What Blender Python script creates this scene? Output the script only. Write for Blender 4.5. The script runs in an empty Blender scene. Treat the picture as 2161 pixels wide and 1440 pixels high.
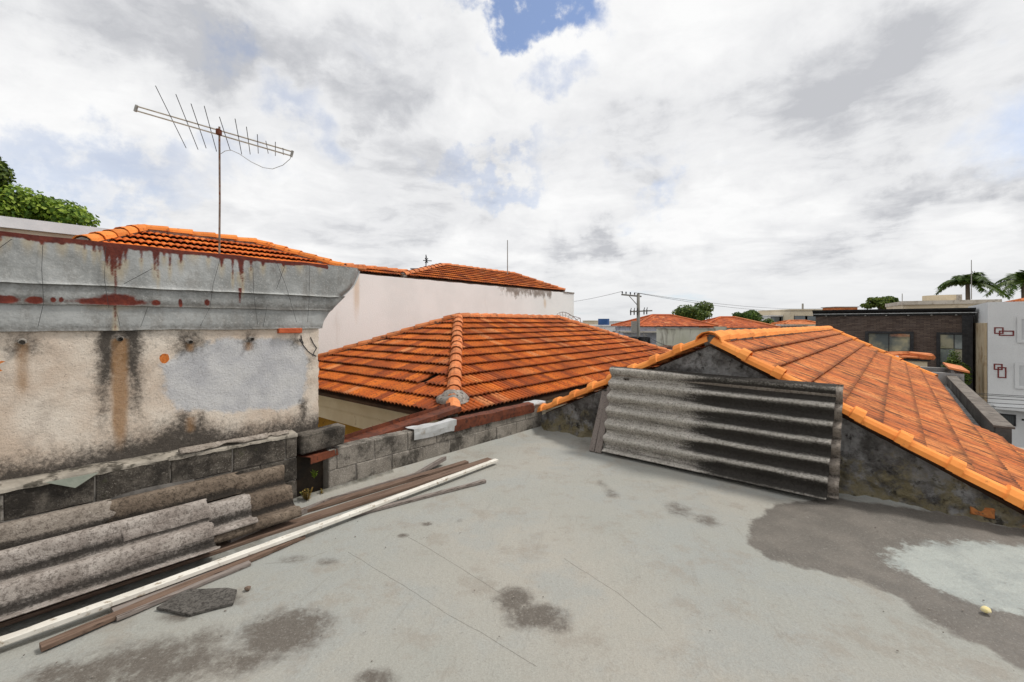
import bpy, bmesh, math, random
import numpy as np
from mathutils import Vector, Matrix, noise as mnoise
random.seed(7)
rng = np.random.default_rng(7)
sc = bpy.context.scene
COL = sc.collection
R = math.radians

# ------------------------------------------------------------------ camera, light, exposure
CAMZ = 1.6
cam_d = bpy.data.cameras.new('camera')
cam = bpy.data.objects.new('camera', cam_d); COL.objects.link(cam)
cam.location = (0, 0, CAMZ); cam.rotation_euler = (R(90), 0, 0)
cam_d.sensor_width = 36; cam_d.lens = 36*900/2161
cam_d.shift_y = (682-720)/2161
cam_d.clip_start = .05; cam_d.clip_end = 3000
sc.camera = cam
sc.render.resolution_x = 1024; sc.render.resolution_y = 682
sc.view_settings.view_transform = 'Standard'; sc.view_settings.look = 'None'
sc.view_settings.exposure = 0.0; sc.view_settings.gamma = 1; sc.view_settings.use_curve_mapping = False
sc.cycles.use_denoising = True
sc.cycles.max_bounces = 6

SUN_EL, SUN_ROT = R(57), R(76)
sun_dir = Vector((math.sin(SUN_ROT)*math.cos(SUN_EL), math.cos(SUN_ROT)*math.cos(SUN_EL), math.sin(SUN_EL)))
sun_l = bpy.data.lights.new('sun', 'SUN'); sun_l.energy = 2.5; sun_l.angle = R(9); sun_l.color = (1, .955, .89)
sun = bpy.data.objects.new('sun', sun_l); COL.objects.link(sun)
sun.rotation_euler = (-sun_dir).to_track_quat('-Z', 'Y').to_euler()

def px_dir(px, py):
    v = Vector(((px-1080.5)/900, 1, (682-py)/900)); v.normalize(); return v

world = bpy.data.worlds.new('World'); sc.world = world; world.use_nodes = True
def build_world():
    nt = world.node_tree; nt.nodes.clear(); L = nt.links
    def nd(t, **k):
        n = nt.nodes.new(t)
        for a, b in k.items(): setattr(n, a, b)
        return n
    def put(sock, v):
        if isinstance(v, bpy.types.NodeSocket): L.new(v, sock)
        else: sock.default_value = v
    def math_(op, a, b=0., clamp=False):
        n = nd('ShaderNodeMath', operation=op, use_clamp=clamp); put(n.inputs[0], a); put(n.inputs[1], b); return n.outputs[0]
    def vm(op, a, b=None, scale=None):
        n = nd('ShaderNodeVectorMath', operation=op); put(n.inputs[0], a)
        if b is not None: put(n.inputs[1], b)
        if scale is not None: put(n.inputs[3], scale)
        return n.outputs[1] if op in ('LENGTH', 'DISTANCE', 'DOT_PRODUCT') else n.outputs[0]
    def noise(vec, scale, detail=6, rough=.55, dist=0):
        n = nd('ShaderNodeTexNoise'); put(n.inputs['Vector'], vec); n.inputs['Scale'].default_value = scale
        n.inputs['Detail'].default_value = detail; n.inputs['Roughness'].default_value = rough; n.inputs['Distortion'].default_value = dist
        return n
    def mapr(v, a, b, c, d, smooth=True):
        n = nd('ShaderNodeMapRange'); n.interpolation_type = 'SMOOTHSTEP' if smooth else 'LINEAR'
        put(n.inputs[0], v)
        for i, x in enumerate((a, b, c, d)): n.inputs[1+i].default_value = x
        return n.outputs[0]
    def mix(f, a, b):
        n = nd('ShaderNodeMix', data_type='RGBA'); put(n.inputs[0], f); put(n.inputs[6], a); put(n.inputs[7], b); return n.outputs[2]
    sky = nd('ShaderNodeTexSky', sky_type='NISHITA', sun_disc=False, sun_elevation=SUN_EL, sun_rotation=SUN_ROT)
    sky.air_density = 1.0; sky.dust_density = .6
    tc = nd('ShaderNodeTexCoord').outputs['Generated']
    sep = nd('ShaderNodeSeparateXYZ'); L.new(tc, sep.inputs[0])
    zc = math_('ADD', math_('MAXIMUM', sep.outputs[2], 0.0), .16)
    cb = nd('ShaderNodeCombineXYZ')
    L.new(math_('DIVIDE', sep.outputs[0], zc), cb.inputs[0]); L.new(math_('DIVIDE', sep.outputs[1], zc), cb.inputs[1])
    p = cb.outputs[0]
    warp = noise(p, 1.3, 4, .5)
    pw = vm('ADD', p, vm('SCALE', vm('SUBTRACT', warp.outputs['Color'], (.5, .5, .5)), scale=.55))
    n1 = noise(pw, 1.25, 10, .58).outputs['Fac']
    n2 = noise(vm('ADD', pw, (3.1, 7.7, 0)), .62, 5, .5).outputs['Fac']
    n3 = noise(tc, 9.0, 6, .62).outputs['Fac']
    base = math_('ADD', math_('MULTIPLY', n1, .62), math_('ADD', math_('MULTIPLY', n2, .42), math_('MULTIPLY', n3, .10)))
    # direction blobs: blue openings and grey cloud bellies fixed in the sky
    wv = vm('SCALE', vm('SUBTRACT', noise(tc, 5.5, 7, .6).outputs['Color'], (.5, .5, .5)), scale=.5)
    dirw = vm('ADD', tc, wv)
    def blob(px, py, rx, rz, soft=.45):
        d = px_dir(px, py)
        q = vm('MULTIPLY', vm('SUBTRACT', dirw, d), (1/rx, 1/rx, 1/rz))
        return mapr(vm('LENGTH', q), 1-soft, 1+soft, 1, 0)
    def union(l):
        o = l[0]
        for x in l[1:]: o = math_('MAXIMUM', o, x)
        return o
    holes = union([blob(1160, -50, .14, .042), math_('MULTIPLY', blob(170, 345, .17, .035, .8), .45), math_('MULTIPLY', blob(1040, 352, .11, .02, .8), .36), math_('MULTIPLY', blob(640, 270, .05, .04, .9), .42),
                   math_('MULTIPLY', blob(1360, 395, .05, .025, .9), .4), math_('MULTIPLY', blob(430, 100, .05, .04, .9), .5), math_('MULTIPLY', blob(1165, 165, .05, .03, .9), .45),
                   math_('MULTIPLY', blob(-900, 300, .3, .12), .8), math_('MULTIPLY', blob(3200, 100, .25, .12), .8),
                   math_('MULTIPLY', mapr(noise(vm('ADD', pw, (9, 2, 4)), 1.0, 6, .55).outputs['Fac'], .62, .72, 0, 1), .28)])
    bellies = union([blob(740, 95, .27, .085, .75), math_('MULTIPLY', blob(1250, 520, .25, .035, .8), .8), math_('MULTIPLY', blob(1800, 205, .35, .075, .9), .7), blob(260, 40, .18, .07, .8),
                     math_('MULTIPLY', blob(1640, 300, .35, .05, .8), .6), math_('MULTIPLY', blob(2000, 440, .2, .04, .8), .7)])
    lum = math_('ADD', math_('SUBTRACT', mapr(base, .40, .68, .08, 1.0), math_('MULTIPLY', bellies, .46)), math_('MULTIPLY', math_('SUBTRACT', noise(pw, 4.5, 9, .66).outputs['Fac'], .5), .85))
    ramp = nd('ShaderNodeValToRGB'); L.new(lum, ramp.inputs[0])
    e = ramp.color_ramp.elements
    e[0].position = 0; e[0].color = (.56, .57, .60, 1); e[1].position = 1; e[1].color = (.98, .98, .98, 1)
    m_ = e.new(.40); m_.color = (.81, .815, .83, 1)
    horizon = mapr(sep.outputs[2], .0, .17, .75, 0)
    cloud = mix(horizon, ramp.outputs[0], (.78, .79, .80, 1))
    cloud = vm('SCALE', cloud, scale=10.0)
    blue = vm('MULTIPLY', sky.outputs[0], (.72, 1.05, 1.45))
    blue = mix(.24, blue, (7.5, 7.8, 8.2, 1))
    col = mix(holes, cloud, blue)
    bg = nd('ShaderNodeBackground'); L.new(col, bg.inputs[0]); bg.inputs[1].default_value = .1
    out = nd('ShaderNodeOutputWorld'); L.new(bg.outputs[0], out.inputs[0])
build_world()

# ------------------------------------------------------------------ the house grid
C0 = Vector((.463, 6.46)); _a = R(42)
E1 = Vector((math.cos(_a), -math.sin(_a))); E2 = Vector((-math.sin(_a), -math.cos(_a)))
def W(s, t, z=0.):
    q = C0+E1*s+E2*t; return Vector((q.x, q.y, z))
def ST(p):
    q = Vector((p[0], p[1]))-C0; return q.dot(E1), q.dot(E2)
def proj(p):
    return 1080.5+900*p[0]/p[1], 682+900*(CAMZ-p[2])/p[1]
def at(px, py, d):                       # a place by bearing and distance
    return Vector(((px-1080.5)/900*d, d, CAMZ+(682-py)/900*d))
def on_z(px, py, z=0.):
    return at(px, py, (CAMZ-z)*900/(py-682))
def on_s(px, s):                         # t on the vertical plane s
    k = (px-1080.5)/900; b = C0+E1*s
    return (b.x-k*b.y)/(k*E2.y-E2.x)
def on_t(px, t):
    k = (px-1080.5)/900; b = C0+E2*t
    return (b.x-k*b.y)/(k*E1.y-E1.x)
def zs(px, py, s):                       # height on the vertical plane s
    d = W(s, on_s(px, s)).y; return CAMZ+(682-py)/900*d
e1 = Vector((E1.x, E1.y, 0)); e2 = Vector((E2.x, E2.y, 0)); UP = Vector((0, 0, 1))

# ------------------------------------------------------------------ mesh helpers
class MB:
    def __init__(s): s.v = []; s.f = []
    def add(s, vs, fs):
        o = len(s.v); s.v += [Vector(v) for v in vs]; s.f += [tuple(i+o for i in f) for f in fs]; return o
    def hexa(s, p):                      # p: bottom 4, top 4
        s.add(p, [(3, 2, 1, 0), (4, 5, 6, 7), (0, 1, 5, 4), (1, 2, 6, 5), (2, 3, 7, 6), (3, 0, 4, 7)])
    def obox(s, c, ax, ay, az):          # centre and half-axis vectors
        c = Vector(c)
        s.hexa([c-ax-ay-az, c+ax-ay-az, c+ax+ay-az, c-ax+ay-az, c-ax-ay+az, c+ax-ay+az, c+ax+ay+az, c-ax+ay+az])
    def wbox(s, s0, s1, t0, t1, z0, z1):
        s.hexa([W(s0, t0, z0), W(s1, t0, z0), W(s1, t1, z0), W(s0, t1, z0), W(s0, t0, z1), W(s1, t0, z1), W(s1, t1, z1), W(s0, t1, z1)])
    def cbox(s, c, ax, ay, az, ch=.006, jit=0.):   # chamfered box
        c = Vector(c); A = (ax, ay, az); l = [a.length for a in A]; u = [a/x for a, x in zip(A, l)]
        idx = {}; vs = []
        for sg in [(x, y, z) for x in (-1, 1) for y in (-1, 1) for z in (-1, 1)]:
            j = Vector((random.uniform(-jit, jit), random.uniform(-jit, jit), random.uniform(-jit, jit)))
            for k in range(3):
                q = c+j
                for m in range(3): q = q+u[m]*sg[m]*(l[m]-(0 if m == k else ch))
                idx[sg+(k,)] = len(vs); vs.append(q)
        fs = []
        for k in range(3):
            o = [(k+1) % 3, (k+2) % 3]
            for sg in (-1, 1):
                lp = []
                for a, b in ((-1, -1), (1, -1), (1, 1), (-1, 1)):
                    g = [0, 0, 0]; g[k] = sg; g[o[0]] = a; g[o[1]] = b; lp.append(idx[tuple(g)+(k,)])
                fs.append(tuple(lp if sg > 0 else lp[::-1]))
            for a in (-1, 1):            # edges parallel to axis k
                for b in (-1, 1):
                    g0 = [0, 0, 0]; g0[k] = -1; g0[o[0]] = a; g0[o[1]] = b; g1 = list(g0); g1[k] = 1
                    q = [idx[tuple(g0)+(o[0],)], idx[tuple(g1)+(o[0],)], idx[tuple(g1)+(o[1],)], idx[tuple(g0)+(o[1],)]]
                    fs.append(tuple(q if a*b < 0 else q[::-1]))
        for sg in [(x, y, z) for x in (-1, 1) for y in (-1, 1) for z in (-1, 1)]:
            q = [idx[sg+(k,)] for k in range(3)]
            fs.append(tuple(q if sg[0]*sg[1]*sg[2] > 0 else q[::-1]))
        s.add(vs, fs)
    def tube(s, pts, r, seg=8, r2=None, cap=True):
        pts = [Vector(p) for p in pts]; n = len(pts); rings = []
        prev = None
        for i, p in enumerate(pts):
            d = (pts[min(i+1, n-1)]-pts[max(i-1, 0)]).normalized()
            ref = UP if abs(d.z) < .95 else Vector((1, 0, 0))
            a = d.cross(ref).normalized(); b = a.cross(d)
            rr = r if r2 is None else r+(r2-r)*i/(n-1)
            rings.append([p+a*math.cos(2*math.pi*k/seg)*rr+b*math.sin(2*math.pi*k/seg)*rr for k in range(seg)])
        o = s.add([v for rg in rings for v in rg], [])
        for i in range(n-1):
            for k in range(seg):
                s.f.append((o+i*seg+k, o+i*seg+(k+1) % seg, o+(i+1)*seg+(k+1) % seg, o+(i+1)*seg+k))
        if cap:
            s.f.append(tuple(o+k for k in range(seg))[::-1]); s.f.append(tuple(o+(n-1)*seg+k for k in range(seg)))
    def extrude(s, poly, vec):           # closed polygon of 3D points swept by vec
        n = len(poly); vec = Vector(vec); poly = [Vector(p) for p in poly]
        o = s.add(poly+[p+vec for p in poly], [])
        s.f.append(tuple(o+i for i in range(n))[::-1]); s.f.append(tuple(o+n+i for i in range(n)))
        for i in range(n): s.f.append((o+i, o+(i+1) % n, o+n+(i+1) % n, o+n+i))
    def grid(s, fn, nu, nv, keep=None):
        o = s.add([fn(i/nu, j/nv) for j in range(nv+1) for i in range(nu+1)], [])
        for j in range(nv):
            for i in range(nu):
                if keep and not keep((i+.5)/nu, (j+.5)/nv): continue
                a = o+j*(nu+1)+i; s.f.append((a, a+1, a+nu+2, a+nu+1))
    def build(s, name, mat=None, parent=None, smooth=False, fix=True):
        L = wloc(parent)
        me = bpy.data.meshes.new(name); me.from_pydata([v-L for v in s.v], [], s.f)
        if fix:
            bm = bmesh.new(); bm.from_mesh(me); bmesh.ops.recalc_face_normals(bm, faces=bm.faces); bm.to_mesh(me); bm.free()
        if smooth: me.polygons.foreach_set('use_smooth', [True]*len(me.polygons))
        if mat: me.materials.append(mat)
        o = bpy.data.objects.new(name, me); COL.objects.link(o)
        if parent: o.parent = parent
        return o
def wloc(o):
    L = Vector((0, 0, 0))
    while o is not None: L = L+o.location; o = o.parent
    return L
def thing(name, label, cat, loc=(0, 0, 0), group=None):
    o = bpy.data.objects.new(name, None); COL.objects.link(o); o.location = loc; o.empty_display_size = .2
    tag(o, label, cat, group); return o
def tag(o, label=None, cat=None, group=None, kind=None):
    if label: o['label'] = label
    if cat: o['category'] = cat
    if group: o['group'] = group
    if kind: o['kind'] = kind
    return o
def solid_thing(mb, name, mat, label, cat, group=None, smooth=False, loc=None):
    """a thing made of one mesh, origin at its own base"""
    if loc is None:
        xs = [v.x for v in mb.v]; ys = [v.y for v in mb.v]
        loc = Vector(((min(xs)+max(xs))/2, (min(ys)+max(ys))/2, min(v.z for v in mb.v)))
    mb.v = [v-Vector(loc) for v in mb.v]
    o = mb.build(name, mat, None, smooth); o.location = loc
    return tag(o, label, cat, group)
def attr(o, name, arr):
    a = o.data.attributes.new(name, 'FLOAT', 'POINT'); a.data.foreach_set('value', np.asarray(arr, dtype=np.float32))
def sdf(poly, x, y):
    """signed distance to polygon, positive inside"""
    poly = np.array(poly); n = len(poly); d = np.full(x.shape, 1e9); ins = np.zeros(x.shape, bool)
    for i in range(n):
        ax, ay = poly[i]; bx, by = poly[(i+1) % n]
        ex, ey = bx-ax, by-ay; h = np.clip(((x-ax)*ex+(y-ay)*ey)/(ex*ex+ey*ey+1e-12), 0, 1)
        d = np.minimum(d, np.hypot(x-ax-h*ex, y-ay-h*ey))
        c = (ay > y) != (by > y)
        ins ^= c & (x < (bx-ax)*(y-ay)/((by-ay) if abs(by-ay) > 1e-9 else 1e-9)+ax)
    return np.where(ins, d, -d)

# ------------------------------------------------------------------ material helpers
class Mat:
    def __init__(s, name, rough=.85, spec=.3, metal=0.):
        s.m = bpy.data.materials.new(name); s.m.use_nodes = True; s.nt = s.m.node_tree; s.L = s.nt.links
        s.b = s.nt.nodes['Principled BSDF']
        s.b.inputs['Roughness'].default_value = rough; s.b.inputs['Specular IOR Level'].default_value = spec; s.b.inputs['Metallic'].default_value = metal
        g = s.nt.nodes.new('ShaderNodeNewGeometry'); s.pos = g.outputs['Position']; s.island = g.outputs['Random Per Island']
        s.h = None
    def nd(s, t, **k):
        n = s.nt.nodes.new(t)
        for a, b in k.items(): setattr(n, a, b)
        return n
    def put(s, sock, v):
        if isinstance(v, bpy.types.NodeSocket): s.L.new(v, sock)
        else:
            if sock.type == 'RGBA' and len(v) == 3: v = (*v, 1)
            sock.default_value = v
    def math(s, op, a, b=0., clamp=False):
        n = s.nd('ShaderNodeMath', operation=op, use_clamp=clamp); s.put(n.inputs[0], a); s.put(n.inputs[1], b); return n.outputs[0]
    def mp(s, rotz=0, scale=(1, 1, 1), vec=None):
        n = s.nd('ShaderNodeMapping'); s.put(n.inputs[0], vec or s.pos); n.vector_type = 'TEXTURE'; n.inputs[2].default_value = (0, 0, -rotz); n.inputs[3].default_value = tuple(1/x for x in scale); return n.outputs[0]
    def noise(s, scale, detail=5, rough=.6, vec=None, dist=0.):
        n = s.nd('ShaderNodeTexNoise'); s.put(n.inputs['Vector'], vec or s.pos)
        n.inputs['Scale'].default_value = scale; n.inputs['Detail'].default_value = detail; n.inputs['Roughness'].default_value = rough; n.inputs['Distortion'].default_value = dist
        return n.outputs['Fac']
    def vor(s, scale, vec=None):
        n = s.nd('ShaderNodeTexVoronoi'); s.put(n.inputs['Vector'], vec or s.pos); n.inputs['Scale'].default_value = scale; return n.outputs['Distance']
    def ss(s, v, a, b, c=0., d=1.):
        n = s.nd('ShaderNodeMapRange', interpolation_type='SMOOTHSTEP'); s.put(n.inputs[0], v)
        for i, x in enumerate((a, b, c, d)): n.inputs[1+i].default_value = x
        return n.outputs[0]
    def mix(s, f, a, b, mode='MIX'):
        n = s.nd('ShaderNodeMix', data_type='RGBA', blend_type=mode); s.put(n.inputs[0], f); s.put(n.inputs[6], a); s.put(n.inputs[7], b); return n.outputs[2]
    def attr(s, name):
        n = s.nd('ShaderNodeAttribute'); n.attribute_name = name; return n.outputs['Fac']
    def objrand(s): return s.nd('ShaderNodeObjectInfo').outputs['Random']
    def color(s, c): s.put(s.b.inputs['Base Color'], c); return s
    def rough(s, v): s.put(s.b.inputs['Roughness'], v); return s
    def bump(s, h, dist=.01, strength=1.):
        n = s.nd('ShaderNodeBump'); s.put(n.inputs['Height'], h); n.inputs['Distance'].default_value = dist; n.inputs['Strength'].default_value = strength
        s.L.new(n.outputs[0], s.b.inputs['Normal']); return s

def simple(name, c1, c2, scale=3., c3=None, s3=25., t3=(.55, .7), rough=.85, bump=.004, bscale=40., spec=.3, metal=0., vec=None, rand=0.):
    m = Mat(name, rough, spec, metal)
    v = m.mp(*vec) if vec else None
    c = m.mix(m.ss(m.noise(scale, 6, .6, v), .32, .68), c1, c2)
    if c3: c = m.mix(m.ss(m.noise(s3, 6, .65, v), *t3), c, c3)
    if rand:
        r = m.objrand(); k = m.math('ADD', m.math('MULTIPLY', r, rand), 1-rand/2)
        c = m.mix(1.0, c, cgrey(m, k), 'MULTIPLY')
    m.color(c)
    if bump: m.bump(m.noise(bscale, 6, .65, v), bump)
    return m.m
def cgrey(m, k):
    n = m.nd('ShaderNodeCombineColor')
    for i in range(3): m.L.new(k, n.inputs[i])
    return n.outputs[0]

TH = -_a                                  # rotates world to the house grid: X along e1
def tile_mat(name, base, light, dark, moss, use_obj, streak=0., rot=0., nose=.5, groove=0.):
    m = Mat(name, .8, .25)
    r = m.objrand() if use_obj else m.island
    wn = m.nd('ShaderNodeTexWhiteNoise', noise_dimensions='1D'); m.L.new(r, wn.inputs['W']); r2 = wn.outputs['Value']
    c = m.mix(m.ss(r, 0, 1), base, light)
    c = m.mix(m.math('MULTIPLY', m.ss(r2, .66, .96), .8), c, dark)
    c = m.mix(m.math('MULTIPLY', m.ss(r2, .10, .0), .45), c, (.72, .36, .16))
    c = m.mix(m.math('MULTIPLY', m.ss(m.noise(1.1, 4), .42, .68), .5), c, dark)
    c = m.mix(m.math('MULTIPLY', m.ss(m.noise(26, 7, .75), .50, .64), .85), c, moss)
    c = m.mix(m.math('MULTIPLY', m.ss(m.noise(75, 4, .7), .64, .74), .35), c, (.42, .36, .22))
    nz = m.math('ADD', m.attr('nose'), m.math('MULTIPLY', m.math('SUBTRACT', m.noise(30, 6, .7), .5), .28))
    c = m.mix(m.math('MULTIPLY', m.ss(nz, .84, 1.0), nose), c, (.05, .022, .013))  # grimy noses, which also paint the shaded course gaps wider
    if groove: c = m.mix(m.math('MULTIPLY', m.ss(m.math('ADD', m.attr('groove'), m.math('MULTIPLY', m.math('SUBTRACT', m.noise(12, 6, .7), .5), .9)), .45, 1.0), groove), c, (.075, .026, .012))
    if streak:
        v = m.mp(rot, (1.6, 13, 3.))
        st_ = m.ss(m.noise(1.0, 8, .7, v), .40, .62)
        v2 = m.mp(rot, (2.6, 46, 8.))
        st2 = m.ss(m.noise(1.0, 7, .72, v2), .40, .60)
        st3 = m.ss(m.noise(1.0, 5, .65, m.mp(rot, (1.1, 4.5, 2.))), .42, .60)
        c = m.mix(m.math('MULTIPLY', m.math('MULTIPLY', m.math('MULTIPLY', st_, m.math('ADD', .7, st3)), st2, True), streak, True), c, (.05, .028, .02))
        c = m.mix(m.math('MULTIPLY', st2, streak*.25), c, (.20, .07, .035))
    m.color(c); m.bump(m.noise(90, 5, .7), .003)
    return m.m
M = {}
T_OLD = dict(groove=.75, base=(.44, .088, .011), light=(.64, .165, .020), dark=(.22, .045, .012), moss=(.085, .032, .016))
T_NEW = dict(nose=.55, base=(.70, .195, .052), light=(.84, .31, .095), dark=(.56, .17, .06), moss=(.42, .15, .07))
T_LFT = dict(nose=.35, base=(.68, .16, .025), light=(.82, .22, .03), dark=(.48, .10, .02), moss=(.30, .07, .02))
T_FAR = dict(base=(.45, .10, .03), light=(.60, .15, .04), dark=(.26, .06, .025), moss=(.16, .05, .03))
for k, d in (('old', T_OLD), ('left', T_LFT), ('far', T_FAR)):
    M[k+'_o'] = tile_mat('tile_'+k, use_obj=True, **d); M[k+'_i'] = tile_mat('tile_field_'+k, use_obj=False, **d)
M['new_o'] = tile_mat('tile_new', use_obj=True, streak=.95, rot=_a, **T_NEW); M['new_i'] = tile_mat('tile_field_new', use_obj=False, streak=.95, rot=_a, **T_NEW)
M['ridge'] = simple('ridge_clay', (.50, .14, .04), (.66, .24, .09), 4, (.13, .06, .035), 9, (.52, .68), bump=.004, rand=.35)
M['rake'] = simple('rake_clay', (.74, .24, .05), (.84, .31, .07), 4, (.26, .08, .025), 14, (.60, .74), bump=.003, rand=.2)
M['deck'] = simple('roof_deck', (.05, .03, .02), (.09, .05, .03), 3)
M['mortar'] = simple('mortar', (.22, .2, .18), (.36, .33, .29), 8, (.07, .06, .05), 18, (.5, .65), bump=.012, bscale=25)
M['rim'] = simple('broken_plaster', (.62, .55, .47), (.74, .68, .60), 20, (.3, .26, .22), 30, (.55, .7), bump=.006)
M['zinc'] = simple('zinc_sheet', (.42, .43, .42), (.56, .57, .57), 5, (.30, .27, .23), 9, (.56, .72), rough=.55, bump=.003, bscale=8, metal=.25)
M['rust'] = simple('rusty_steel', (.085, .024, .012), (.165, .045, .019), 6, (.05, .018, .011), 20, (.5, .65), rough=.8, bump=.004)
M['wood_grey'] = simple('weathered_wood', (.17, .14, .125), (.30, .26, .23), 1., (.08, .06, .05), 1., (.5, .65), bump=.004, bscale=1, vec=(_a+R(90), (3, 60, 60)))
M['wood_brown'] = simple('brown_wood', (.105, .065, .045), (.22, .15, .11), 1., (.05, .03, .022), 1., (.52, .66), bump=.004, bscale=1, vec=(_a+R(90), (3, 60, 60)))
M['wood_white'] = simple('white_painted_wood', (.58, .55, .485), (.72, .69, .62), 5, (.30, .24, .17), 16, (.55, .66), rough=.6, bump=.002)
M['steel'] = simple('dull_steel', (.24, .23, .21), (.36, .35, .32), 20, rough=.5, metal=.6, bump=0)
M['black'] = simple('black_metal', (.02, .02, .022), (.04, .04, .042), 6, rough=.5, bump=0)
M['cable'] = simple('black_cable', (.03, .03, .03), (.05, .05, .05), 6, rough=.6, bump=0)
M['greycable'] = simple('grey_cable', (.28, .27, .26), (.4, .39, .38), 6, rough=.6, bump=0)
M['leaf'] = None
def leaf_mat(name, a, b, c):
    m = Mat(name, .6, .3)
    col = m.mix(m.ss(m.island, 0, .6), a, b); col = m.mix(m.ss(m.island, .72, 1), col, c)
    m.color(col)
    m.b.inputs['Transmission Weight'].default_value = 0
    tr = m.nd('ShaderNodeBsdfTranslucent'); m.put(tr.inputs[0], col)
    mx = m.nd('ShaderNodeMixShader'); mx.inputs[0].default_value = .3
    m.L.new(m.b.outputs[0], mx.inputs[1]); m.L.new(tr.outputs[0], mx.inputs[2])
    m.L.new(mx.outputs[0], m.nt.nodes['Material Output'].inputs[0])
    return m.m
M['leaf_bright'] = leaf_mat('leaf_bright', (.05, .11, .008), (.16, .25, .02), (.34, .44, .06))
M['leaf_dark'] = leaf_mat('leaf_dark', (.025, .055, .008), (.065, .12, .014), (.13, .20, .03))
M['leaf_mid'] = leaf_mat('leaf_mid', (.04, .075, .012), (.10, .15, .025), (.20, .25, .05))
M['leaf_dry'] = leaf_mat('leaf_dry', (.20, .12, .03), (.32, .22, .06), (.12, .14, .03))
M['bark'] = simple('bark', (.10, .075, .055), (.18, .14, .10), 12, bump=.02, bscale=20)
M['glass'] = simple('window_glass', (.06, .075, .08), (.11, .13, .135), .6, rough=.06, bump=0, spec=.9)
M['white_wall'] = None

# ------------------------------------------------------------------ tiled roofs
def tile_shape(w, l, amp, per, lift, th=.013, nx=6, barrel=False):
    """one roof tile: x across, y up the slope, z out of the slope; 2 rows of profile + nose"""
    if barrel: nx = 8
    def zz(x, y):
        p = (0, .8, 1, .8)[round(x/w*8) % 4] if barrel else .5-.5*math.cos(2*math.pi*x/per)
        return amp*p+lift*(1-y/l)+.006
    vs = []; fs = []
    for y in (0, l):
        for k in range(nx+1):
            x = -w/2+w*k/nx; vs.append(Vector((x, y, zz(x+w/2, y))))
        for k in range(nx+1):
            x = -w/2+w*k/nx; vs.append(Vector((x, y, zz(x+w/2, y)-th)))
    n = nx+1
    for k in range(nx):
        fs += [(k, k+1, 2*n+k+1, 2*n+k), (n+k+1, n+k, 3*n+k, 3*n+k+1), (k+1, k, n+k, n+k+1)]
    fs += [(0, 2*n, 3*n, n), (nx, n+nx, 3*n+nx, 2*n+nx)]
    return vs, fs
def mesh_of(name, vs, fs, mat, smooth=False):
    me = bpy.data.meshes.new(name); me.from_pydata(vs, [], fs); me.materials.append(mat)
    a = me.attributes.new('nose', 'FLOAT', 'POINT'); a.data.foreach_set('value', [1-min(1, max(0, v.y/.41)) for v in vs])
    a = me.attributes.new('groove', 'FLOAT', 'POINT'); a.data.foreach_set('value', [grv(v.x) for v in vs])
    return me
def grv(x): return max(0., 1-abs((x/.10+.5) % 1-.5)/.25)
def clip_shape(vs, fs, planes):
    bm = bmesh.new(); b = [bm.verts.new(v) for v in vs]
    for f in fs: bm.faces.new([b[i] for i in f])
    for co, no in planes:
        bmesh.ops.bisect_plane(bm, geom=bm.verts[:]+bm.edges[:]+bm.faces[:], plane_co=co, plane_no=no, clear_outer=True, dist=1e-5)
    bm.verts.index_update()
    r = [v.co.copy() for v in bm.verts], [tuple(v.index for v in f.verts) for f in bm.faces]
    bm.free(); return r
def area2(p): return sum(p[i][0]*p[(i+1) % len(p)][1]-p[(i+1) % len(p)][0]*p[i][1] for i in range(len(p)))/2
def lay_tiles(recs, O, A, U, poly, shape, gauge, w, jit=.003, stagger=False, skip=None):
    """poly in slope coordinates (a along A, b up U), convex"""
    if area2(poly) < 0: poly = poly[::-1]
    N = A.cross(U).normalized()
    if N.z < 0: N = -N
    eds = []
    for i in range(len(poly)):
        p, q = poly[i], poly[(i+1) % len(poly)]
        d = math.hypot(q[0]-p[0], q[1]-p[1])
        if d > 1e-6: eds.append((p, ((q[1]-p[1])/d, -(q[0]-p[0])/d)))     # outward normal
    amin = min(p[0] for p in poly); amax = max(p[0] for p in poly); bmax = max(p[1] for p in poly); bmin = min(p[1] for p in poly)
    vs, fs = shape; L = max(v.y for v in vs)
    for j in range(int((bmax-bmin)/gauge)+1):
        b = bmin+j*gauge
        for i in range(int((amax-amin)/w)+2):
            a = amin+(i+.5)*w+(w/2 if stagger and j % 2 else 0)-w/2
            if skip and skip(a, b): continue
            cs = [(a+x, b+y) for x in (-w/2, w/2) for y in (0., gauge)]
            out = [max(((c[0]-p[0])*n[0]+(c[1]-p[1])*n[1]) for c in cs) for p, n in eds]
            mid = [((a-p[0])*n[0]+(b+gauge*.45-p[1])*n[1]) for p, n in eds]
            if max(mid) > w*.55: continue
            cl = [(p, n) for (p, n), o in zip(eds, out) if o > w*.15]
            P = O+A*a+U*b
            r = random.uniform
            ca = A+U*r(-.02, .02)+N*r(-.02, .02); ca.normalize(); cu = (U-ca*U.dot(ca)+N*r(-.012, .012)).normalized(); cn = ca.cross(cu)
            if cn.dot(N) < 0: cn = -cn
            Mx = Matrix.Translation(P+N*r(0, jit)) @ Matrix(((ca.x, cu.x, cn.x, 0), (ca.y, cu.y, cn.y, 0), (ca.z, cu.z, cn.z, 0), (0, 0, 0, 1)))
            sh = None
            if cl:
                pl = []
                for p, n in cl:
                    loc = (p[0]-a, p[1]-b, 0)
                    if abs(n[0]) < .02 and n[1] < 0: continue      # the eave keeps whole tiles
                    pl.append((loc, (n[0], n[1], 0)))
                if pl:
                    sh = clip_shape(vs, fs, pl)
                    if len(sh[1]) < 3: continue
            recs.append((Mx, sh, P))
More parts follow.
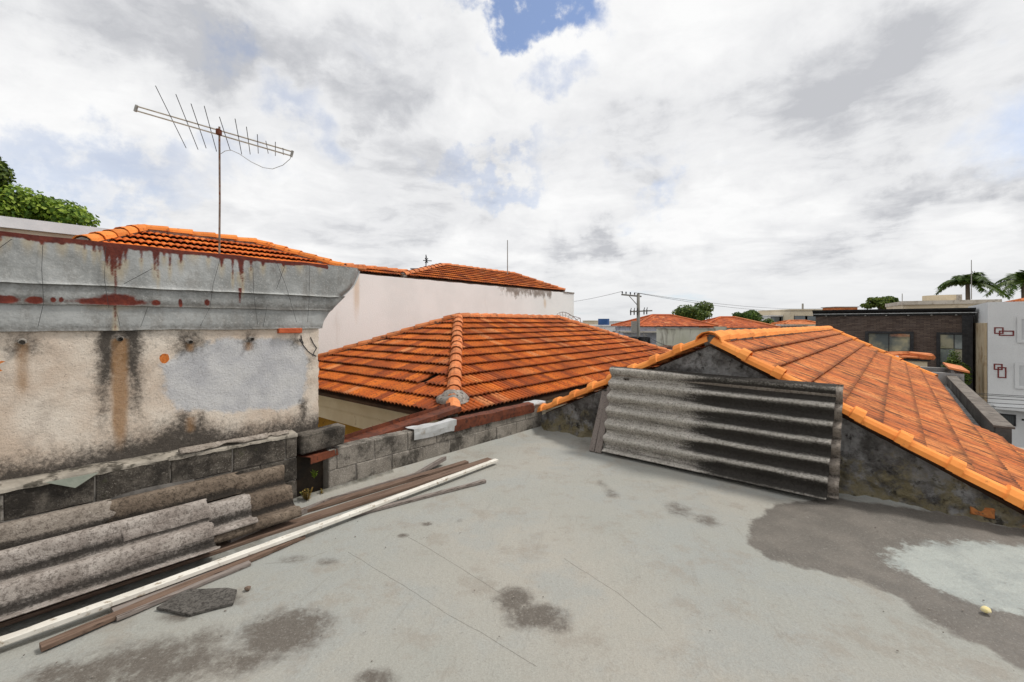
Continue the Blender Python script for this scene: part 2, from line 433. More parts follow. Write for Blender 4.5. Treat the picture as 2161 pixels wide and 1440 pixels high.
def finish_tiles(recs, parent, shape, mo, mi, limit=300, name='roof_tile', vis=None):
    def key(r):
        P = r[2]
        if P.y < .3: return 1e9
        x, y = proj(P)
        if not (-40 < x < 2200 and 0 < y < 1460): return 1e8+P.length
        if vis and not vis(P): return 1e7+P.length
        return (P-Vector((0, 0, CAMZ))).length
    recs = sorted(recs, key=key); base = mesh_of(name, *shape, mo); L = wloc(parent); T = Matrix.Translation(-L)
    for Mx, sh, P in recs[:limit]:
        o = bpy.data.objects.new(name, base if sh is None else mesh_of(name, *sh, mo)); COL.objects.link(o)
        o.parent = parent; o.matrix_basis = T @ Mx
    if len(recs) > limit:
        mb = MB(); no = []; gv = []
        for Mx, sh, P in recs[limit:]:
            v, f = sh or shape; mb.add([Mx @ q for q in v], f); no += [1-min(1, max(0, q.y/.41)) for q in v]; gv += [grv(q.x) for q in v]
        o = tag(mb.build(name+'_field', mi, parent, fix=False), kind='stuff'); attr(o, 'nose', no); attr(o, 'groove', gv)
def cap_shape(r=.105, l=.42, th=.013, seg=6, collar=0.):
    vs = []; fs = []
    rows = ((0, r*1.10), (l, r*.90)) if not collar else ((0, r*1.32), (.09, r*1.32), (.10, r*1.0), (l, r*.95))
    for y, rr in rows:
        for q in (rr, rr-th):
            for k in range(seg+1):
                t = math.pi*k/seg; vs.append(Vector((math.cos(t)*q, y, math.sin(t)*q*.85)))
    n = seg+1; m = 2*n
    for i in range(len(rows)-1):
        for k in range(seg):
            a = i*m
            fs += [(a+k, a+k+1, a+m+k+1, a+m+k), (a+n+k+1, a+n+k, a+m+n+k, a+m+n+k+1)]
        a = i*m; fs += [(a, a+m, a+m+n, a+n), (a+seg, a+n+seg, a+m+n+seg, a+m+seg)]
    e = (len(rows)-1)*m
    for k in range(seg): fs += [(k+1, k, n+k, n+k+1), (e+k, e+k+1, e+n+k+1, e+n+k)]
    return vs, fs
def lay_caps(parent, p0, p1, shape, mat, step=.36, name='ridge_tile', lift=0., flip=False, mesh=None, bed=True):
    p0, p1 = Vector(p0), Vector(p1); d = (p1-p0); n = max(1, round(d.length/step)); u = d.normalized()
    me = mesh or mesh_of(name, *shape, mat); L = wloc(parent)
    side = u.cross(UP).normalized(); nn = side.cross(u)
    rr_ = max(abs(v.co.x) for v in me.vertices)*.72
    mb = MB(); m_ = max(2, n*2)
    if bed: mb.tube([p0+d*k/m_+nn*(lift-.015+.006*mnoise.noise((k*.7, p0.x, 0))) for k in range(m_+1)], rr_, 8)
    if bed: mb.build('mortar_bed', M['mortar'], parent)
    for k in range(n):
        P = p0+d*k/n+nn*lift
        r = random.uniform
        uu = (u+side*r(-.025, .025)+nn*(.035+r(-.012, .012))*(-1 if True else 1)).normalized(); s2 = uu.cross(nn).normalized(); n2 = s2.cross(uu)
        o = bpy.data.objects.new(name, me); COL.objects.link(o); o.parent = parent
        o.matrix_basis = Matrix.Translation(-L+P+nn*r(0, .008)) @ Matrix(((s2.x, uu.x, n2.x, 0), (s2.y, uu.y, n2.y, 0), (s2.z, uu.z, n2.z, 0), (0, 0, 0, 1)))
    return me
def slab(mb, pts, th):                  # roof deck polygon with thickness below
    mb.extrude([Vector(p) for p in pts], (0, 0, -th))

# ------------------------------------------------------------------ the ground and the terrace
GZ = -6.0
m = Mat('street_ground', .9)
c = m.mix(m.ss(m.noise(.05, 6), .35, .65), (.10, .095, .085), (.18, .165, .145)); c = m.mix(m.ss(m.noise(.3, 5), .5, .7), c, (.07, .075, .05)); m.color(c)
mb = MB(); mb.grid(lambda u, v: (-1600+3200*u, -300+2400*v, GZ), 8, 8); tag(mb.build('ground', m.m, fix=False), kind='structure')

m = Mat('painted_concrete', .82, .3)
big = m.ss(m.noise(.55, 6, .6), .36, .66)
c = m.mix(big, (.318, .322, .292), (.395, .362, .308))
c = m.mix(m.math('MULTIPLY', m.ss(m.noise(1.1, 7, .65, m.mp(0, (1, 1, 1))), .44, .60), .7), c, (.30, .318, .305))
c = m.mix(m.math('MULTIPLY', m.ss(m.noise(2.6, 9, .72), .50, .64), .55), c, (.27, .24, .20))
pale = m.ss(m.math('ADD', m.attr('pale'), m.math('MULTIPLY', m.math('SUBTRACT', m.noise(9, 8, .7), .5), .42)), -.04, .05)
wet = m.ss(m.math('ADD', m.attr('wet'), m.math('MULTIPLY', m.math('SUBTRACT', m.noise(7, 8, .68), .5), .20)), -.025, .03)
cw = m.mix(m.ss(m.noise(4, 6), .35, .7), (.088, .077, .066), (.14, .122, .104))
rim = m.math('MULTIPLY', m.ss(m.attr('wet'), .14, -.0), m.ss(m.noise(3.5, 6), .35, .6))
cw = m.mix(m.math('MULTIPLY', rim, .55), cw, (.085, .074, .064))
cw = m.mix(m.math('MULTIPLY', m.ss(m.noise(9, 9, .8), .55, .68), .5), cw, (.20, .18, .155))
cw = m.mix(m.math('MULTIPLY', m.ss(m.noise(120, 4, .8), .52, .64), .4), cw, (.09, .08, .07))
c = m.mix(m.math('MULTIPLY', wet, .92), c, cw)
c = m.mix(m.math('MULTIPLY', pale, .85), c, m.mix(m.ss(m.noise(5, 7, .7), .4, .65), (.42, .455, .425), (.33, .365, .35)))
dn = m.math('MULTIPLY', m.attr('dirt_shade'), m.math('ADD', -.25, m.math('MULTIPLY', m.noise(11, 10, .8), 2.3)))
c = m.mix(m.math('MULTIPLY', m.ss(dn, .28, .85), .95), c, m.mix(m.noise(60, 4), (.055, .046, .038), (.135, .115, .096)))
mo = m.math('MULTIPLY', m.attr('moss'), m.math('ADD', .25, m.noise(10, 8, .7)))
c = m.mix(m.ss(mo, .34, .8), c, m.mix(m.ss(m.noise(40, 5), .4, .6), (.035, .033, .028), (.09, .085, .06)))
c = m.mix(m.math('MULTIPLY', m.ss(m.noise(150, 3, .7), .62, .72), .35), c, (.12, .11, .10))
c = m.mix(m.math('MULTIPLY', m.ss(m.noise(40, 7, .75), .63, .72), .55), c, (.10, .09, .08))
c = m.mix(m.math('MULTIPLY', m.ss(m.noise(7, 9, .78), .60, .68), .45), c, (.17, .155, .135))
c = m.mix(m.math('MULTIPLY', m.ss(m.noise(11, 9, .75, m.mp(0, (1, 1, 1))), .62, .70), .30), c, (.50, .49, .45))
c = m.mix(m.math('MULTIPLY', m.ss(m.noise(3.0, 9, .8, m.mp(_a+R(60), (.5, 5, 1))), .55, .70), .42), c, (.20, .185, .16))
c = m.mix(m.math('MULTIPLY', m.ss(m.noise(130, 4, .9), .40, .62), .34), c, (.19, .172, .148))
c = m.mix(m.math('MULTIPLY', m.ss(m.noise(75, 5, .85), .54, .68), .34), c, (.50, .48, .43))
c = m.mix(m.math('MULTIPLY', m.ss(m.noise(20, 9, .85), .55, .68), .34), c, (.15, .135, .115))
c = m.mix(m.math('MULTIPLY', m.ss(m.noise(33, 7, .85), .66, .72), .6), c, (.075, .065, .055))
m.color(c); m.rough(m.ss(wet, 0, 1, .85, .62))
m.bump(m.math('ADD', m.noise(40, 6, .7), m.math('MULTIPLY', m.noise(5, 4), 1.3)), .006)
n_ = 260
def floor_z(s, t): return .010*mnoise.noise((s*1.3, t*1.3, 0))*min(1, max(0, min(s, t)*2))+ (.045*math.exp(-(min(s, t)/.06)))
mb = MB(); mb.grid(lambda u, v: W(7.2*u, 7.2*v, floor_z(7.2*u, 7.2*v)), n_, n_)
fl = tag(mb.build('terrace_floor', m.m, fix=False, smooth=True), kind='structure')
ss_, tt_ = np.meshgrid(np.linspace(0, 7.2, n_+1), np.linspace(0, 7.2, n_+1)); S_ = ss_.ravel(); T_ = tt_.ravel()
def stp(px, py): return ST(on_z(px, py, 0))
wetp = [stp(*p) for p in [(1640, 1062), (1575, 1112), (1580, 1150), (1630, 1185), (1720, 1207), (1820, 1228), (1905, 1268), (1990, 1325), (2090, 1375), (2200, 1440), (2600, 1560), (2700, 1350), (2300, 1150), (2161, 1122), (1990, 1085), (1760, 1050)]]
palep = [stp(*p) for p in [(1865, 1168), (1925, 1147), (2030, 1143), (2161, 1152), (2300, 1200), (2500, 1350), (2161, 1298), (2080, 1282), (2010, 1258), (1945, 1225), (1885, 1190)]]
attr(fl, 'wet', sdf(wetp, S_, T_)); attr(fl, 'pale', sdf(palep, S_, T_))
d = np.zeros_like(S_)
for px, py, rx, ry, k in [(1085, 1262, .13, .08, 1.15), (1130, 1300, .20, .075, 1.2), (1175, 1320, .10, .05, .9), (600, 1335, .28, .14, 1.15), (330, 1400, .5, .14, .95), (430, 1350, .25, .10, .7), (660, 1325, .14, .07, .9), (500, 1400, .20, .08, .9), (200, 1420, .22, .10, 1), (120, 1425, .2, .09, .9), (560, 1375, .25, .09, .8), (790, 1435, .12, .05, 1),
                          (1290, 1040, .10, .10, .75), (1270, 1020, .09, .12, .6), (1430, 1075, .17, .16, .72), (1490, 1098, .15, .10, .8), (1235, 935, .2, .2, .5), (970, 1098, .05, .04, .6), (850, 1130, .06, .03, .9), (900, 1105, .06, .03, .9), (1980, 1310, .18, .09, .66), (1960, 1290, .12, .06, .7), (470, 1270, .16, .05, .9), (690, 1185, .12, .05, .7), (620, 1180, .15, .05, .7), (380, 1300, .15, .05, .8)]:
    p = on_z(px, py); q = C0.x+E1.x*S_+E2.x*T_-p.x; r = C0.y+E1.y*S_+E2.y*T_-p.y
    d = np.maximum(d, k*np.exp(-((q/rx)**2+(r/(ry*1.6))**2)))
attr(fl, 'dirt_shade', d)
pile = np.exp(-(np.maximum(np.abs(S_-.30)-.28, 0)/.10)**2)*(T_ > 3.55)*np.clip((T_-3.55)/.5, 0, 1)
mo_ = np.maximum(np.exp(-(S_/.07)**2)*np.where(T_ > 2.6, .95, .45*np.clip((T_-.4)/1.2, 0, 1)), np.exp(-(T_/.06)**2)*.75)
attr(fl, 'moss', np.maximum(mo_, pile*.72))
m_crack = simple('crack_dirt', (.16, .145, .125), (.24, .22, .19), 20, bump=0)
for pts in [[(735, 1165), (800, 1205), (880, 1252), (950, 1298), (1010, 1330), (1160, 1425)], [(860, 1132), (960, 1192), (1075, 1262)], [(1190, 1180), (1300, 1250), (1420, 1345)], [(560, 1190), (640, 1182), (700, 1160)]]:
    mb = MB(); P = [on_z(*p, .0) for p in pts]; Q = []
    for a, b in zip(P[:-1], P[1:]):
        Q += [a.lerp(b, k/6)+Vector((mnoise.noise((a.x*9+k, k*.7, 0))*.006, mnoise.noise((k*.9, a.y*7, 3))*.006, .0)) for k in range(6)]
    Q = [Vector((q.x, q.y, floor_z(*ST(q))+.0004)) for q in Q]; mb.tube(Q, .0009, 4); mb.build('hairline_crack', m_crack, fl)
mb = MB(); mb.wbox(-.30, 7.2, -.28, 7.2, GZ, -.03); tag(mb.build('terrace_slab', M['mortar']), kind='structure')

# ------------------------------------------------------------------ block parapets
m = Mat('old_block', .92)
c = m.mix(m.ss(m.noise(7, 7, .68), .36, .66), (.060, .050, .040), (.170, .148, .122))
c = m.mix(m.ss(m.noise(70, 5, .7), .53, .66), c, (.25, .225, .19))
c = m.mix(m.math('MULTIPLY', m.ss(m.noise(3.2, 8, .72), .42, .58), .9), c, (.026, .022, .018))
c = m.mix(m.math('MULTIPLY', m.ss(m.noise(20, 7, .7), .56, .68), .8), c, (.045, .04, .033))
c = m.mix(m.math('MULTIPLY', m.ss(m.noise(5, 6, .7), .62, .72), .4), c, (.08, .09, .03))
m.color(c); m.bump(m.noise(80, 6, .75), .012); M['block'] = m.m
m = Mat('clean_block', .92)
c = m.mix(m.ss(m.noise(5, 7, .68), .34, .66), (.19, .168, .14), (.30, .27, .23))
c = m.mix(m.ss(m.noise(90, 5, .7), .52, .64), c, (.40, .37, .33))
c = m.mix(m.math('MULTIPLY', m.ss(m.noise(2.4, 9, .74), .45, .60), .9), c, (.042, .037, .03))
c = m.mix(m.math('MULTIPLY', m.ss(m.noise(120, 4, .7), .60, .70), .7), c, (.07, .06, .05))
m.color(c); m.bump(m.noise(80, 6, .75), .010); M['block2'] = m.m
def block_wall(th, t0, t1, courses, mat, z0=.0, offs=0.):
    core = MB(); core.wbox(-.118, -.011, t0+.01, t1-.01, z0, z0+courses*.2-.012); core.build('mortar_core', M['mortar'], th)
    for k in range(courses):
        t = t0-(0.2 if (k+1) % 2 else 0)-offs
        while t < t1-.02:
            a, b = max(t, t0), min(t+.397, t1); t += .40
            if b-a < .06: continue
            z = z0+k*.2+.1
            mb = MB(); o = random.uniform(-.006, .004)
            mb.cbox(W(-.066+o, (a+b)/2, z), e1*.066, e2*((b-a)/2-.002), UP*.0985, .007, .004)
            mb.build('block', mat, th)
pr = thing('block_parapet', 'low two course grey block parapet along the terrace edge, capped with rusty and zinc sheets', 'wall', W(-.06, 1.6, 0))
block_wall(pr, .0, 3.28, 2, M['block2'])
def cap_sheet(name, t0, t1, mat, z=.405, drop=.12, over=.012, waves=.006, back=.16, label=None, th=.004):
    def fn(u, v):
        t = t0+(t1-t0)*u; wv_ = waves*mnoise.noise((t*5, v*3, 1.7))
        prof = [(-back, -.01), (-.10, .004), (over, .0), (over+.004, -drop*.5), (over+.002, -drop)]
        k = v*4; i = min(3, int(k)); f = k-i
        s = prof[i][0]*(1-f)+prof[i+1][0]*f; zz = prof[i][1]*(1-f)+prof[i+1][1]*f
        return W(s+wv_, t, z+zz+wv_*1.5)
    mb = MB(); mb.grid(fn, max(6, int((t1-t0)*12)), 4)
    o = mb.build(name, mat, pr, fix=False); sm = o.modifiers.new('th', 'SOLIDIFY'); sm.thickness = th; sm.offset = 1
    if label: o['label'] = label
    return o
cap_sheet('cap_sheet', 1.72, 2.33, M['zinc'], z=.415, drop=.115, waves=.018, label='crumpled grey zinc cap sheet')
cap_sheet('cap_sheet', .22, 1.75, M['rust'], z=.412, drop=.125, waves=.008, label='rusty brown cap sheet')
cap_sheet('cap_sheet', -.05, .23, M['zinc'], z=.41, drop=.03, waves=.006, back=.2, label='pale grey end of the cap')

pl = thing('block_parapet', 'dark mossy three course block parapet in front of the stained plaster wall', 'wall', W(-.06, 5.3, 0))
block_wall(pl, 3.56, 7.0, 3, M['block'], offs=.1)
mb = MB()
def cop(u, v):
    t = 3.56+3.44*u; a = 2*math.pi*v
    z = .598+.010*mnoise.noise((t*3, 0, 0))+.006*mnoise.noise((t*14, v, 3))
    q = [(-.136, 0), (-.136, .028), (-.05, .022), (.004+.01*mnoise.noise((t*5, 9, 0)), .012), (.006, -.012+.012*mnoise.noise((t*9, 5, 2)))]
    k = v*4; i = min(3, int(k)); f = k-i
    return W(q[i][0]*(1-f)+q[i+1][0]*f, t, z+q[i][1]*(1-f)+q[i+1][1]*f)
mb.grid(cop, 120, 8); mb.build('coping', simple('mortar_coping', (.23, .205, .17), (.40, .36, .30), 6, (.08, .07, .055), 10, (.5, .64), bump=.010, bscale=40), pl, smooth=True, fix=False)
gp = MB(); gp.wbox(-.132, -.112, 3.28, 3.56, 0, .42); gp.build('gap_shade_plate', simple('gap_shade_brown', (.022, .018, .014), (.05, .035, .022), 9, bump=.006), pl)  # dark plate added to stand in for the shade inside the parapet gap
mb = MB(); mb.cbox(W(-.06, 3.325, .512), e1*.075, (e2*.205+UP*-.012), UP*.095, .012, .008)
solid_thing(mb, 'concrete_block', M['block'], 'loose concrete block bridging the gap between the two parapets', 'block')
# the rusty gutter length lying from the parapet gap up to the hip roof corner

# ------------------------------------------------------------------ stained plaster house on the left
SW = -.14
lh = thing('plaster_house', 'stained plaster party wall with rust streaked zinc cladding along its top, at left of terrace', 'house', W(-2.2, 6.2, GZ))
m = Mat('stained_plaster', .9, .2)
c = m.mix(m.ss(m.noise(2.2, 7, .6), .33, .66), (.60, .485, .385), (.76, .685, .59))
c = m.mix(m.math('MULTIPLY', m.ss(m.noise(6, 8, .7), .5, .7), .5), c, (.36, .30, .25))
n9 = m.math('SUBTRACT', m.noise(9, 9, .72), .5); n30 = m.math('SUBTRACT', m.noise(38, 6, .75), .5)
patch = m.ss(m.math('ADD', m.attr('patch'), m.math('MULTIPLY', n9, .16)), -.018, .03)
c = m.mix(patch, c, m.mix(m.ss(m.noise(4, 8, .65), .35, .65), (.45, .45, .465), (.585, .58, .575)))
so = m.math('ADD', m.attr('soot'), m.math('ADD', m.math('MULTIPLY', n9, .75), m.math('MULTIPLY', n30, 1.5)))
c = m.mix(m.math('MULTIPLY', m.ss(so, .08, 1.02), .97), c, m.mix(m.noise(50, 5), (.028, .024, .020), (.095, .082, .07)))
ru = m.math('MULTIPLY', m.attr('rust'), m.math('ADD', .55, m.math('MULTIPLY', m.noise(22, 7, .7, m.mp(0, (1, 1, .3))), .9)))
c = m.mix(m.math('MULTIPLY', m.ss(ru, .25, 1.0), .8), c, m.mix(m.noise(30, 5), (.22, .10, .035), (.42, .26, .13)))
c = m.mix(m.math('MULTIPLY', m.ss(m.noise(95, 5, .75), .58, .68), .7), c, (.14, .11, .09))
c = m.mix(m.math('MULTIPLY', m.ss(m.noise(70, 4, .7), .66, .74), .5), c, (.66, .6, .53))
m.color(c); m.bump(m.math('ADD', m.math('MULTIPLY', patch, .35), m.math('ADD', m.noise(60, 7, .75), m.math('MULTIPLY', m.noise(7, 5), .8))), .009)
T0, T1, Z0, Z1 = 3.312, 7.6, .50, 1.60
nu, nv = 330, 84
def edge_t(z): return T0+.012*mnoise.noise((z*9, 0, 0))+.010*mnoise.noise((z*30, 4, 0))
mb = MB(); mb.grid(lambda u, v: W(SW+.003*mnoise.noise((u*40, v*10, 0)), T0+(T1-T0)*u+(edge_t(Z0+(Z1-Z0)*v)-T0)*max(0, 1-u*25), Z0+(Z1-Z0)*v), nu, nv)
wl = mb.build('wall', m.m, lh, fix=False, smooth=True)
tt_, zz_ = np.meshgrid(np.linspace(T0, T1, nu+1), np.linspace(Z0, Z1, nv+1)); T_ = tt_.ravel(); Z_ = zz_.ravel()
def wp(px, py, s=SW): return on_s(px, s), zs(px, py, s)
patchp = [wp(*p) for p in [(340, 770), (345, 800), (340, 825), (362, 845), (372, 868), (395, 874), (410, 866), (470, 872), (540, 866), (600, 866), (640, 850), (650, 800), (652, 750), (640, 728), (600, 712), (540, 715), (470, 712), (420, 728), (380, 745)]]
attr(wl, 'patch', sdf(patchp, T_, Z_))
def gau(x, c, w): return np.exp(-((x-c)/w)**2)
soot = np.zeros_like(T_); rust = np.zeros_like(T_)
tc_ = on_s(253, SW)
up_ = np.clip((Z_-.62)/.9, 0, 1)
wob = .012*np.sin(Z_*7+1)+.008*np.sin(Z_*23)
fd = np.clip((Z_-.60)/.75, .35, 1)
soot = np.maximum(soot, (.70*fd*gau(T_, tc_+.082+wob, .026+.022*fd)+.62*fd*gau(T_, tc_-.080-wob, .026+.030*fd)+.20*gau(T_, tc_, .13)+.30*gau(T_, tc_-.03, .20)*up_**1.3)*np.clip((Z_-.66)/.15, .45, 1))
soot = np.maximum(soot, .85*gau(T_, tc_, .19)*gau(Z_, 1.56, .08))
for px, py, w, h, k in [(45, 728, .11, .10, .72), (400, 722, .12, .11, .85), (385, 735, .12, .06, .6), (525, 718, .07, .09, .75), (625, 720, .07, .09, .7), (300, 735, .10, .12, .35), (655, 770, .05, .2, .4)]:
    t, z = wp(px, py); soot = np.maximum(soot, k*gau(T_, t, w)*gau(Z_, z, h))
soot = np.maximum(soot, .85*gau(Z_, 1.575, .030))
bx = [(0, 955), (120, 945), (200, 925), (260, 905), (320, 895), (370, 868), (400, 862), (450, 885), (520, 890), (600, 872), (672, 862)]
bt = np.array([wp(*p) for p in bx]); o_ = np.argsort(bt[:, 0]); hz = np.interp(T_, bt[o_, 0], bt[o_, 1])
soot = np.maximum(soot, 1.05*np.clip((hz+.06-Z_)/.24, 0, 1))
for px, z0, z1, w in [(385, .72, .98, .06), (425, .72, .95, .05), (640, .62, .95, .05)]:
    soot = np.maximum(soot, .8*gau(T_, on_s(px, SW), w)*np.clip((z1-Z_)/.1, 0, 1))
attr(wl, 'soot', soot)
for px, py, w, ln, k in [(253, 715, .048, .90, 1.25), (47, 722, .045, .42, .75), (401, 722, .035, .10, .9), (402, 880, .05, .16, .7), (524, 722, .05, .10, .8)]:
    t, z = wp(px, py); rust = np.maximum(rust, k*gau(T_, t, w)*np.clip((Z_-(z-ln))/(.35*ln), 0, 1)*np.clip((z+.02-Z_)/.03, 0, 1))
attr(wl, 'rust', rust)
mb = MB(); mb.wbox(-4.6, SW-.006, T0+.02, 9.5, GZ, 2.10); mb.build('wall_body', simple('plain_plaster', (.45, .40, .34), (.55, .5, .43), 2, bump=.004), lh)
mb = MB(); mb.wbox(SW-.006, SW, T1, 9.5, GZ, 2.10); mb.wbox(SW-.006, SW, T0+.02, T1, 1.6, 2.1); mb.build('wall_strip', M['mortar'], lh)
# zinc cladding with the end of the moulded cornice
def ext(z):
    zk = [1.540, 1.565, 1.62, 1.70, 1.76, 1.82, 1.88, 1.94, 2.0, 2.08, 2.13, 2.17]
    ek = [.04, .045, .06, .11, .165, .225, .285, .36, .405, .44, .455, .46]
    return float(np.interp(z, zk, ek))
m = Mat('aged_zinc', .55, .35, .15)
c = m.mix(m.ss(m.noise(2.6, 7, .62), .34, .66), (.235, .24, .232), (.40, .41, .402))
c = m.mix(m.math('MULTIPLY', m.ss(m.noise(7, 8, .7, m.mp(_a, (1, 1, .5))), .48, .68), .55), c, (.20, .185, .165))
c = m.mix(m.math('MULTIPLY', m.ss(m.noise(55, 6, .7), .5, .68), .5), c, (.50, .50, .48))
gr = m.math('ADD', m.attr('grime'), m.math('ADD', m.math('MULTIPLY', m.math('SUBTRACT', m.noise(8, 8, .7), .5), .9), m.math('MULTIPLY', m.math('SUBTRACT', m.noise(60, 6, .7), .5), .5)))
c = m.mix(m.math('MULTIPLY', m.ss(gr, .12, .85), .9), c, (.055, .048, .039))
ye = m.math('MULTIPLY', m.attr('halo'), m.math('ADD', .4, m.noise(12, 6)))
c = m.mix(m.math('MULTIPLY', m.ss(ye, .15, .9), .55), c, (.42, .34, .21))
rs = m.ss(m.math('ADD', m.attr('rust'), m.math('MULTIPLY', m.math('SUBTRACT', m.noise(26, 6, .7), .5), .028)), -.006, .008)
c = m.mix(m.math('MULTIPLY', rs, .96), c, m.mix(m.ss(m.noise(22, 6, .7), .35, .7), (.085, .010, .005), (.155, .024, .010)))
m.color(c); m.rough(m.ss(rs, 0, 1, .55, .85)); m.bump(m.math('ADD', m.noise(10, 5), m.math('MULTIPLY', m.noise(70, 5), .25)), .008)
zm = m.m
bands = [(1.548, 1.735, .010, 1.0), (1.722, 1.868, .018, .7), (1.855, 2.163, .026, .35)]
drips = [(0, 22, .03), (18, 10, .03), (60, 14, .05), (88, 22, .04), (130, 16, .05), (165, 8, .04), (178, 24, .02), (198, 26, .025), (209, 24, .02), (225, 55, .045), (236, 72, .05), (243, 190, .026), (252, 60, .045), (264, 42, .03), (297, 34, .02), (325, 50, .03), (332, 66, .022), (345, 22, .03), (357, 46, .022), (380, 30, .035), (408, 4, .08), (438, 14, .03), (466, 28, .04), (489, 52, .02), (506, 48, .05), (510, 66, .022), (528, 30, .03), (553, 18, .04), (596, 14, .04), (630, 7, .06), (672, 4, .05)]
def top_y(px): return np.interp(px, [0, 130, 250, 400, 560, 690, 765], [497, 503, 517, 530, 546, 556, 562])
for bi, (z0, z1, pr_, gk) in enumerate(bands):
    nu, nv = 430, max(12, int((z1-z0)/.009))
    TB = 7.6
    def fn(u, v):
        z = z0+(z1-z0)*v; te = T0-ext(z); t = te+(TB-te)*u
        w_ = .006*mnoise.noise((t*2.2, z*3, bi*7))+.003*mnoise.noise((t*9, z*6, bi))
        lip = .010*math.exp(-v*(z1-z0)/.010)
        zz = z+(.008*mnoise.noise((t*2.6, bi, 0))+.004*mnoise.noise((t*11, bi, 4)) if v < .02 else 0)
        if bi == 2 and v > .9: zz += .010*mnoise.noise((t*3.1, 2, 8))*(v-.9)*10
        end = -.10*max(0, 1-(t-te)/.12)**2*(1 if bi == 2 else .25)      # the sheet bends back round the moulding
        return W(SW+pr_+w_+lip+end, t, zz)
    mb = MB(); mb.grid(fn, nu, nv)
    o = mb.build('cladding_sheet', zm, lh, fix=False, smooth=True)
    uu, vv = np.meshgrid(np.linspace(0, 1, nu+1), np.linspace(0, 1, nv+1)); Z_ = (z0+(z1-z0)*vv).ravel()
    te = T0-np.array([ext(z) for z in Z_]); T_ = te+(TB-te)*uu.ravel()
    rust = np.full(T_.shape, -1.); halo = np.zeros_like(T_)
    z_top = 2.163
    band_ = (Z_-(z_top-.034)-.020*np.array([mnoise.noise((t*6, 0, 5)) for t in T_])); band_[T_ < on_s(690, SW)] = -1
    rust = np.maximum(rust, band_)
    for px, ln, w in drips:
        t = on_s(px, SW); d_ = W(SW, t).y; L_ = ln/900*d_; w = w*.85
        f = np.clip((z_top-Z_)/L_, 0, 1); hw = w*(1-f)**.55*(.45+.55*np.exp(-(z_top-Z_)/.05))
        dd = np.where(z_top-Z_ < L_, hw-np.abs(T_-t), -1); rust = np.maximum(rust, dd)
        halo = np.maximum(halo, np.exp(-((T_-t)/(w*.9))**2)*np.clip(1-(z_top-Z_-L_)/.14, 0, 1)*(z_top-Z_ > L_*.7))
    for px0, px1, py, h in [(-30, 42, 632, 9), (52, 94, 634, 8), (106, 119, 633, 6), (123, 134, 633, 6), (150, 310, 637, 8), (205, 290, 632, 12), (318, 338, 639, 6), (375, 384, 640, 9), (430, 442, 639, 7)]:
        ta, tb = on_s(px1, SW), on_s(px0, SW); d_ = W(SW, (ta+tb)/2).y; hz_ = h/900*d_; zc_ = zs((px0+px1)/2, py, SW)
        q = 1-np.hypot((T_-(ta+tb)/2)/((tb-ta)/2), (Z_-zc_)/hz_)
        if bi == 1: rust = np.maximum(rust, np.clip(q*.03, -1, .03))
    for px, ya, yb, w in [(243, 645, 662, .010), (505, 608, 642, .014), (435, 633, 646, .008)]:
        t = on_s(px, SW); za, zb = zs(px, yb, SW), zs(px, ya, SW)
        rust = np.maximum(rust, np.where((Z_ > za) & (Z_ < zb), w*(.4+.6*(Z_-za)/(zb-za))-np.abs(T_-t), -1))
    if bi == 0: halo = np.maximum(halo, .9*gau(T_, on_s(240, SW), .22)*gau(Z_, z1, .05))
    attr(o, 'rust', np.clip(rust, -.05, .05)); attr(o, 'halo', halo)
    g_ = gk*.62*gau(Z_, z0, .05)+.30*gau(Z_, z1, .03)+(.25 if bi == 1 else 0)+(.35*np.clip((T_-5)/1.5, 0, 1) if bi < 2 else 0)
    attr(o, 'grime', g_)
# body of the cornice moulding, running along the street front behind the sheet end
prof = [(T0+.05, 1.545)]+[(T0-ext(z), z) for z in np.linspace(1.545, 2.14, 14)]+[(T0+.05, 2.14)]
mb = MB(); mb.extrude([W(SW-.03, t+.012, z) for t, z in prof], -e1*4.4); mb.build('cornice', M['zinc'], lh)
mb = MB(); mb.cbox(W(SW-.10, T0-.36, 2.168), e1*.10, e2*.14, UP*.010, .004); o = mb.build('cornice_tile', M['ridge'], lh)
for px, py in [(47, 722), (253, 716), (400, 722), (529, 716)]:
    t, z = wp(px, py); mb = MB()
    ring = [W(SW-.03, t, z)+e1*k for k in (0, .035, .075)]
    mb.tube(ring, .014, 9, cap=False); mb.tube([W(SW-.004, t, z+.004), W(SW+.010, t, z+.004)], .024, 7, .016); mb.build('drain_spout', M['mortar'], lh)
for (px0, px1, py0, py1) in [(-16, 20, 762, 786), (336, 358, 746, 768)]:
    mb = MB(); ta, tb = on_s(px1, SW), on_s(px0, SW); za, zb = zs(px0, py1, SW), zs(px0, py0, SW)
    n = 11; mid = ((ta+tb)/2, (za+zb)/2)
    mb.extrude([W(SW-.02, mid[0]+(tb-ta)/2*math.cos(2*math.pi*k/n)*random.uniform(.85, 1.1), mid[1]+(zb-za)/2*math.sin(2*math.pi*k/n)*random.uniform(.85, 1.1)) for k in range(n)], e1*.0205)
    mb.build('brick_hole', simple('bare_brick', (.50, .13, .02), (.64, .21, .05), 60, (.10, .04, .02), 40, bump=.01), lh)
mb = MB(); ta, tb = on_s(634, SW), on_s(585, SW); mb.cbox(W(SW+.012, (ta+tb)/2, zs(610, 698, SW)), e1*.03, e2*((tb-ta)/2), UP*.024, .004, .003)
mb.build('brick', simple('red_brick', (.42, .085, .03), (.52, .12, .045), 20, bump=.006), lh)
mb = MB()
